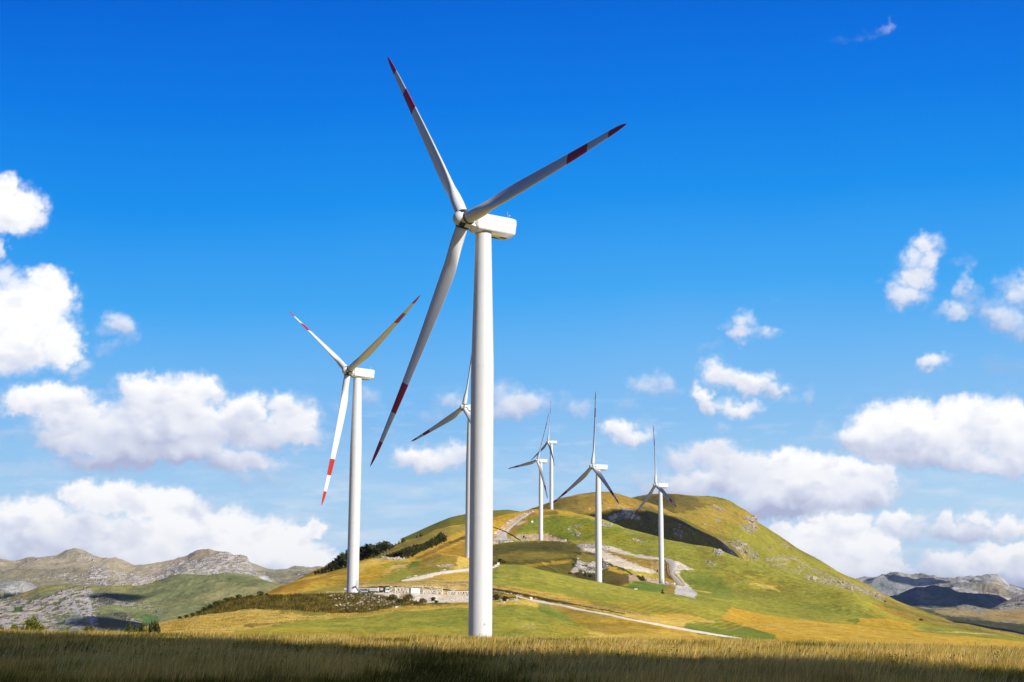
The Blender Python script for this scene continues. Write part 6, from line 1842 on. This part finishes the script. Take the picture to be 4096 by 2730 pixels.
def cover(name, sh, poly, n, h0, h1, pal, wts, wk, label, cat, lean=.15):
    m = in_poly(sh.U, sh.V, poly)
    js, is_ = np.nonzero(m)
    if len(js) == 0:
        return
    k = RNG.integers(0, len(js), n)
    j, i = js[k], is_[k]
    st = sh.a[1] - sh.a[0]
    y = sh.D[j, i] + (RNG.random(n) - .5) * np.abs(sh.D[np.minimum(j + 1, len(sh.D) - 1), i] - sh.D[j, i]) * 1.2
    x = sh.X[j, i] + (RNG.random(n) - .5) * st * y * 1.3
    jn = np.minimum(j + 1, len(sh.D) - 1)
    t = (y - sh.D[j, i]) / np.maximum(sh.D[jn, i] - sh.D[j, i], 1e-3)
    z = sh.Z[j, i] + (sh.Z[jn, i] - sh.Z[j, i]) * np.clip(t, -1, 1) - .1
    nn = fbm(x / 6, y / 6, 88, 3)
    c = mixc(n, pal, wts)
    w = sstep(-.2, .3, nn)[:, None]
    c = c * (1 - .45 * w) * (.65 + .7 * RNG.random((n, 1)))
    h = (h0 + (h1 - h0) * RNG.random(n) ** 1.5) * (1 + .6 * nn)
    wd = np.full(n, wk) * (.6 + .8 * RNG.random(n))
    blades(name, x, y, z, h, wd, (lean * RNG.normal(size=n) + .05, RNG.normal(size=n) * .15), c, 1, label, cat)


cover('brush', sA, [(880, 2420), (952, 2396), (1041, 2386), (1386, 2376), (1470, 2378), (1560, 2392), (1640, 2404), (1690, 2414), (1600, 2426), (1467, 2450), (1327, 2455), (1140, 2442), (1000, 2438), (880, 2452), (780, 2466), (800, 2456)], 26000, .3, 1.3,
      [(.24, .14, .03), (.14, .13, .02), (.34, .20, .04), (.08, .10, .015), (.42, .30, .07)], [3, 4, 2, 4, 2], .16, 'brown and olive brush covering the bank under the platform', 'brush')
cover('dry_grass', sA, [(500, 2540), (700, 2484), (880, 2455), (1140, 2444), (1300, 2458), (1470, 2452), (1620, 2428), (1880, 2412), (1880, 2420), (1640, 2440), (1460, 2462), (1250, 2478), (1100, 2500), (860, 2535)], 26000, .15, .5,
      [(.55, .38, .10), (.62, .46, .16), (.48, .30, .05)], [3, 2, 3], .10, 'short golden grass on the slope below the brushy bank', 'grass')
cover('dry_grass', sB, [(1425, 2349), (1561, 2343), (1673, 2345), (1880, 2362), (1968, 2352), (2100, 2376), (2200, 2398), (2400, 2436), (2600, 2470), (2600, 2455), (2400, 2420), (2200, 2385), (2040, 2352), (1880, 2328), (1600, 2327), (1430, 2335)], 26000, .2, .6,
      [(.60, .43, .13), (.66, .50, .2), (.50, .32, .06)], [3, 2, 2], .11, 'golden grass strip above the rock cut and the ditch', 'grass')
cover('dry_grass', sA, [(1968, 2412), (2080, 2400), (2200, 2420), (2400, 2460), (2600, 2500), (2900, 2560), (2800, 2600), (2300, 2500), (2100, 2440), (1968, 2425)], 16000, .15, .45,
      [(.60, .43, .13), (.62, .46, .16), (.34, .30, .05)], [3, 2, 2], .09, 'pale dry grass below the lower gravel road', 'grass')


# ------------------------------------------------------------------ fair weather clouds whose shadows lie on the land (they float high, out of view to the right)
def shadow_cloud(cx, cy, zt, hgt, rx, ry, rz, seed, rough=.20):
    k = hgt / math.tan(SUN_EL)
    hx, hy = SUN_DIR.x / math.cos(SUN_EL), SUN_DIR.y / math.cos(SUN_EL)
    c = np.array([cx + hx * k, cy + hy * k, zt + hgt])
    th = np.linspace(0, 2 * np.pi, 97)[:-1]; ph = np.linspace(-math.pi / 2, math.pi / 2, 33)
    T, P = np.meshgrid(th, ph)
    X = np.cos(P) * np.cos(T); Y = np.cos(P) * np.sin(T); Z = np.sin(P)
    n = fbm(X * 2.6 + Z * 1.3 + seed, Y * 2.6 - Z + seed * 2, seed, 5)
    n = np.where(np.abs(P) > 1.5, 0, n)
    r = 1 + rough * n
    Z = np.where(Z < 0, Z * .4, Z)
    V = np.stack([X * r * rx + c[0], Y * r * ry + c[1], Z * r * rz + c[2]], -1)
    idx = np.arange(T.size).reshape(T.shape)
    i2 = np.roll(idx, -1, axis=1)
    f = np.stack([idx[:-1], i2[:-1], i2[1:], idx[1:]], -1).reshape(-1, 4)
    return link('cloud', np_mesh('cloud', V.reshape(-1, 3), f, M_cloud, None), kind='structure')


M_cloud = paint_mat('cloud_vapour', (.9, .9, .9), 1.0, .05, .01)
_nt = M_cloud.node_tree
_tr = _nt.nodes.new('ShaderNodeBsdfTransparent'); _mx = _nt.nodes.new('ShaderNodeMixShader'); _mx.inputs[0].default_value = 0.31
_nt.links.new(_nt.nodes['Principled BSDF'].outputs[0], _mx.inputs[1]); _nt.links.new(_tr.outputs[0], _mx.inputs[2])
_nt.links.new(_mx.outputs[0], _nt.nodes['Material Output'].inputs['Surface'])
shadow_cloud(-172, 4, -1.7, 450, 186, 188, 40, 3, .10)
shadow_cloud(225, 2030, 120, 700, 160, 215, 30, 5)
shadow_cloud(1900, 6350, 80, 1300, 600, 400, 80, 7)
shadow_cloud(1030, 2850, -40, 1000, 300, 470, 60, 9)
shadow_cloud(2180, 9300, 100, 1600, 260, 300, 50, 11)
shadow_cloud(-860, 3350, 60, 1600, 60, 100, 25, 13)
shadow_cloud(-760, 2900, 0, 1600, 80, 80, 25, 15)

# ------------------------------------------------------------------ thin haze in the valley air
m_h = bpy.data.materials.new('haze_air'); m_h.use_nodes = True
nt = m_h.node_tree; nt.nodes.clear()
o_ = nt.nodes.new('ShaderNodeOutputMaterial'); v_ = nt.nodes.new('ShaderNodeVolumePrincipled')
v_.inputs['Color'].default_value = (.45, .64, 1, 1); v_.inputs['Density'].default_value = 0.000022; v_.inputs['Anisotropy'].default_value = 0.3
nt.links.new(v_.outputs[0], o_.inputs['Volume'])
m = MB(); m.box((0, 0, 25), (34000, 34000, 760))
link('haze', m.mesh('haze', m_h), kind='stuff', label='pale blue haze in the air over the valley', category='haze')
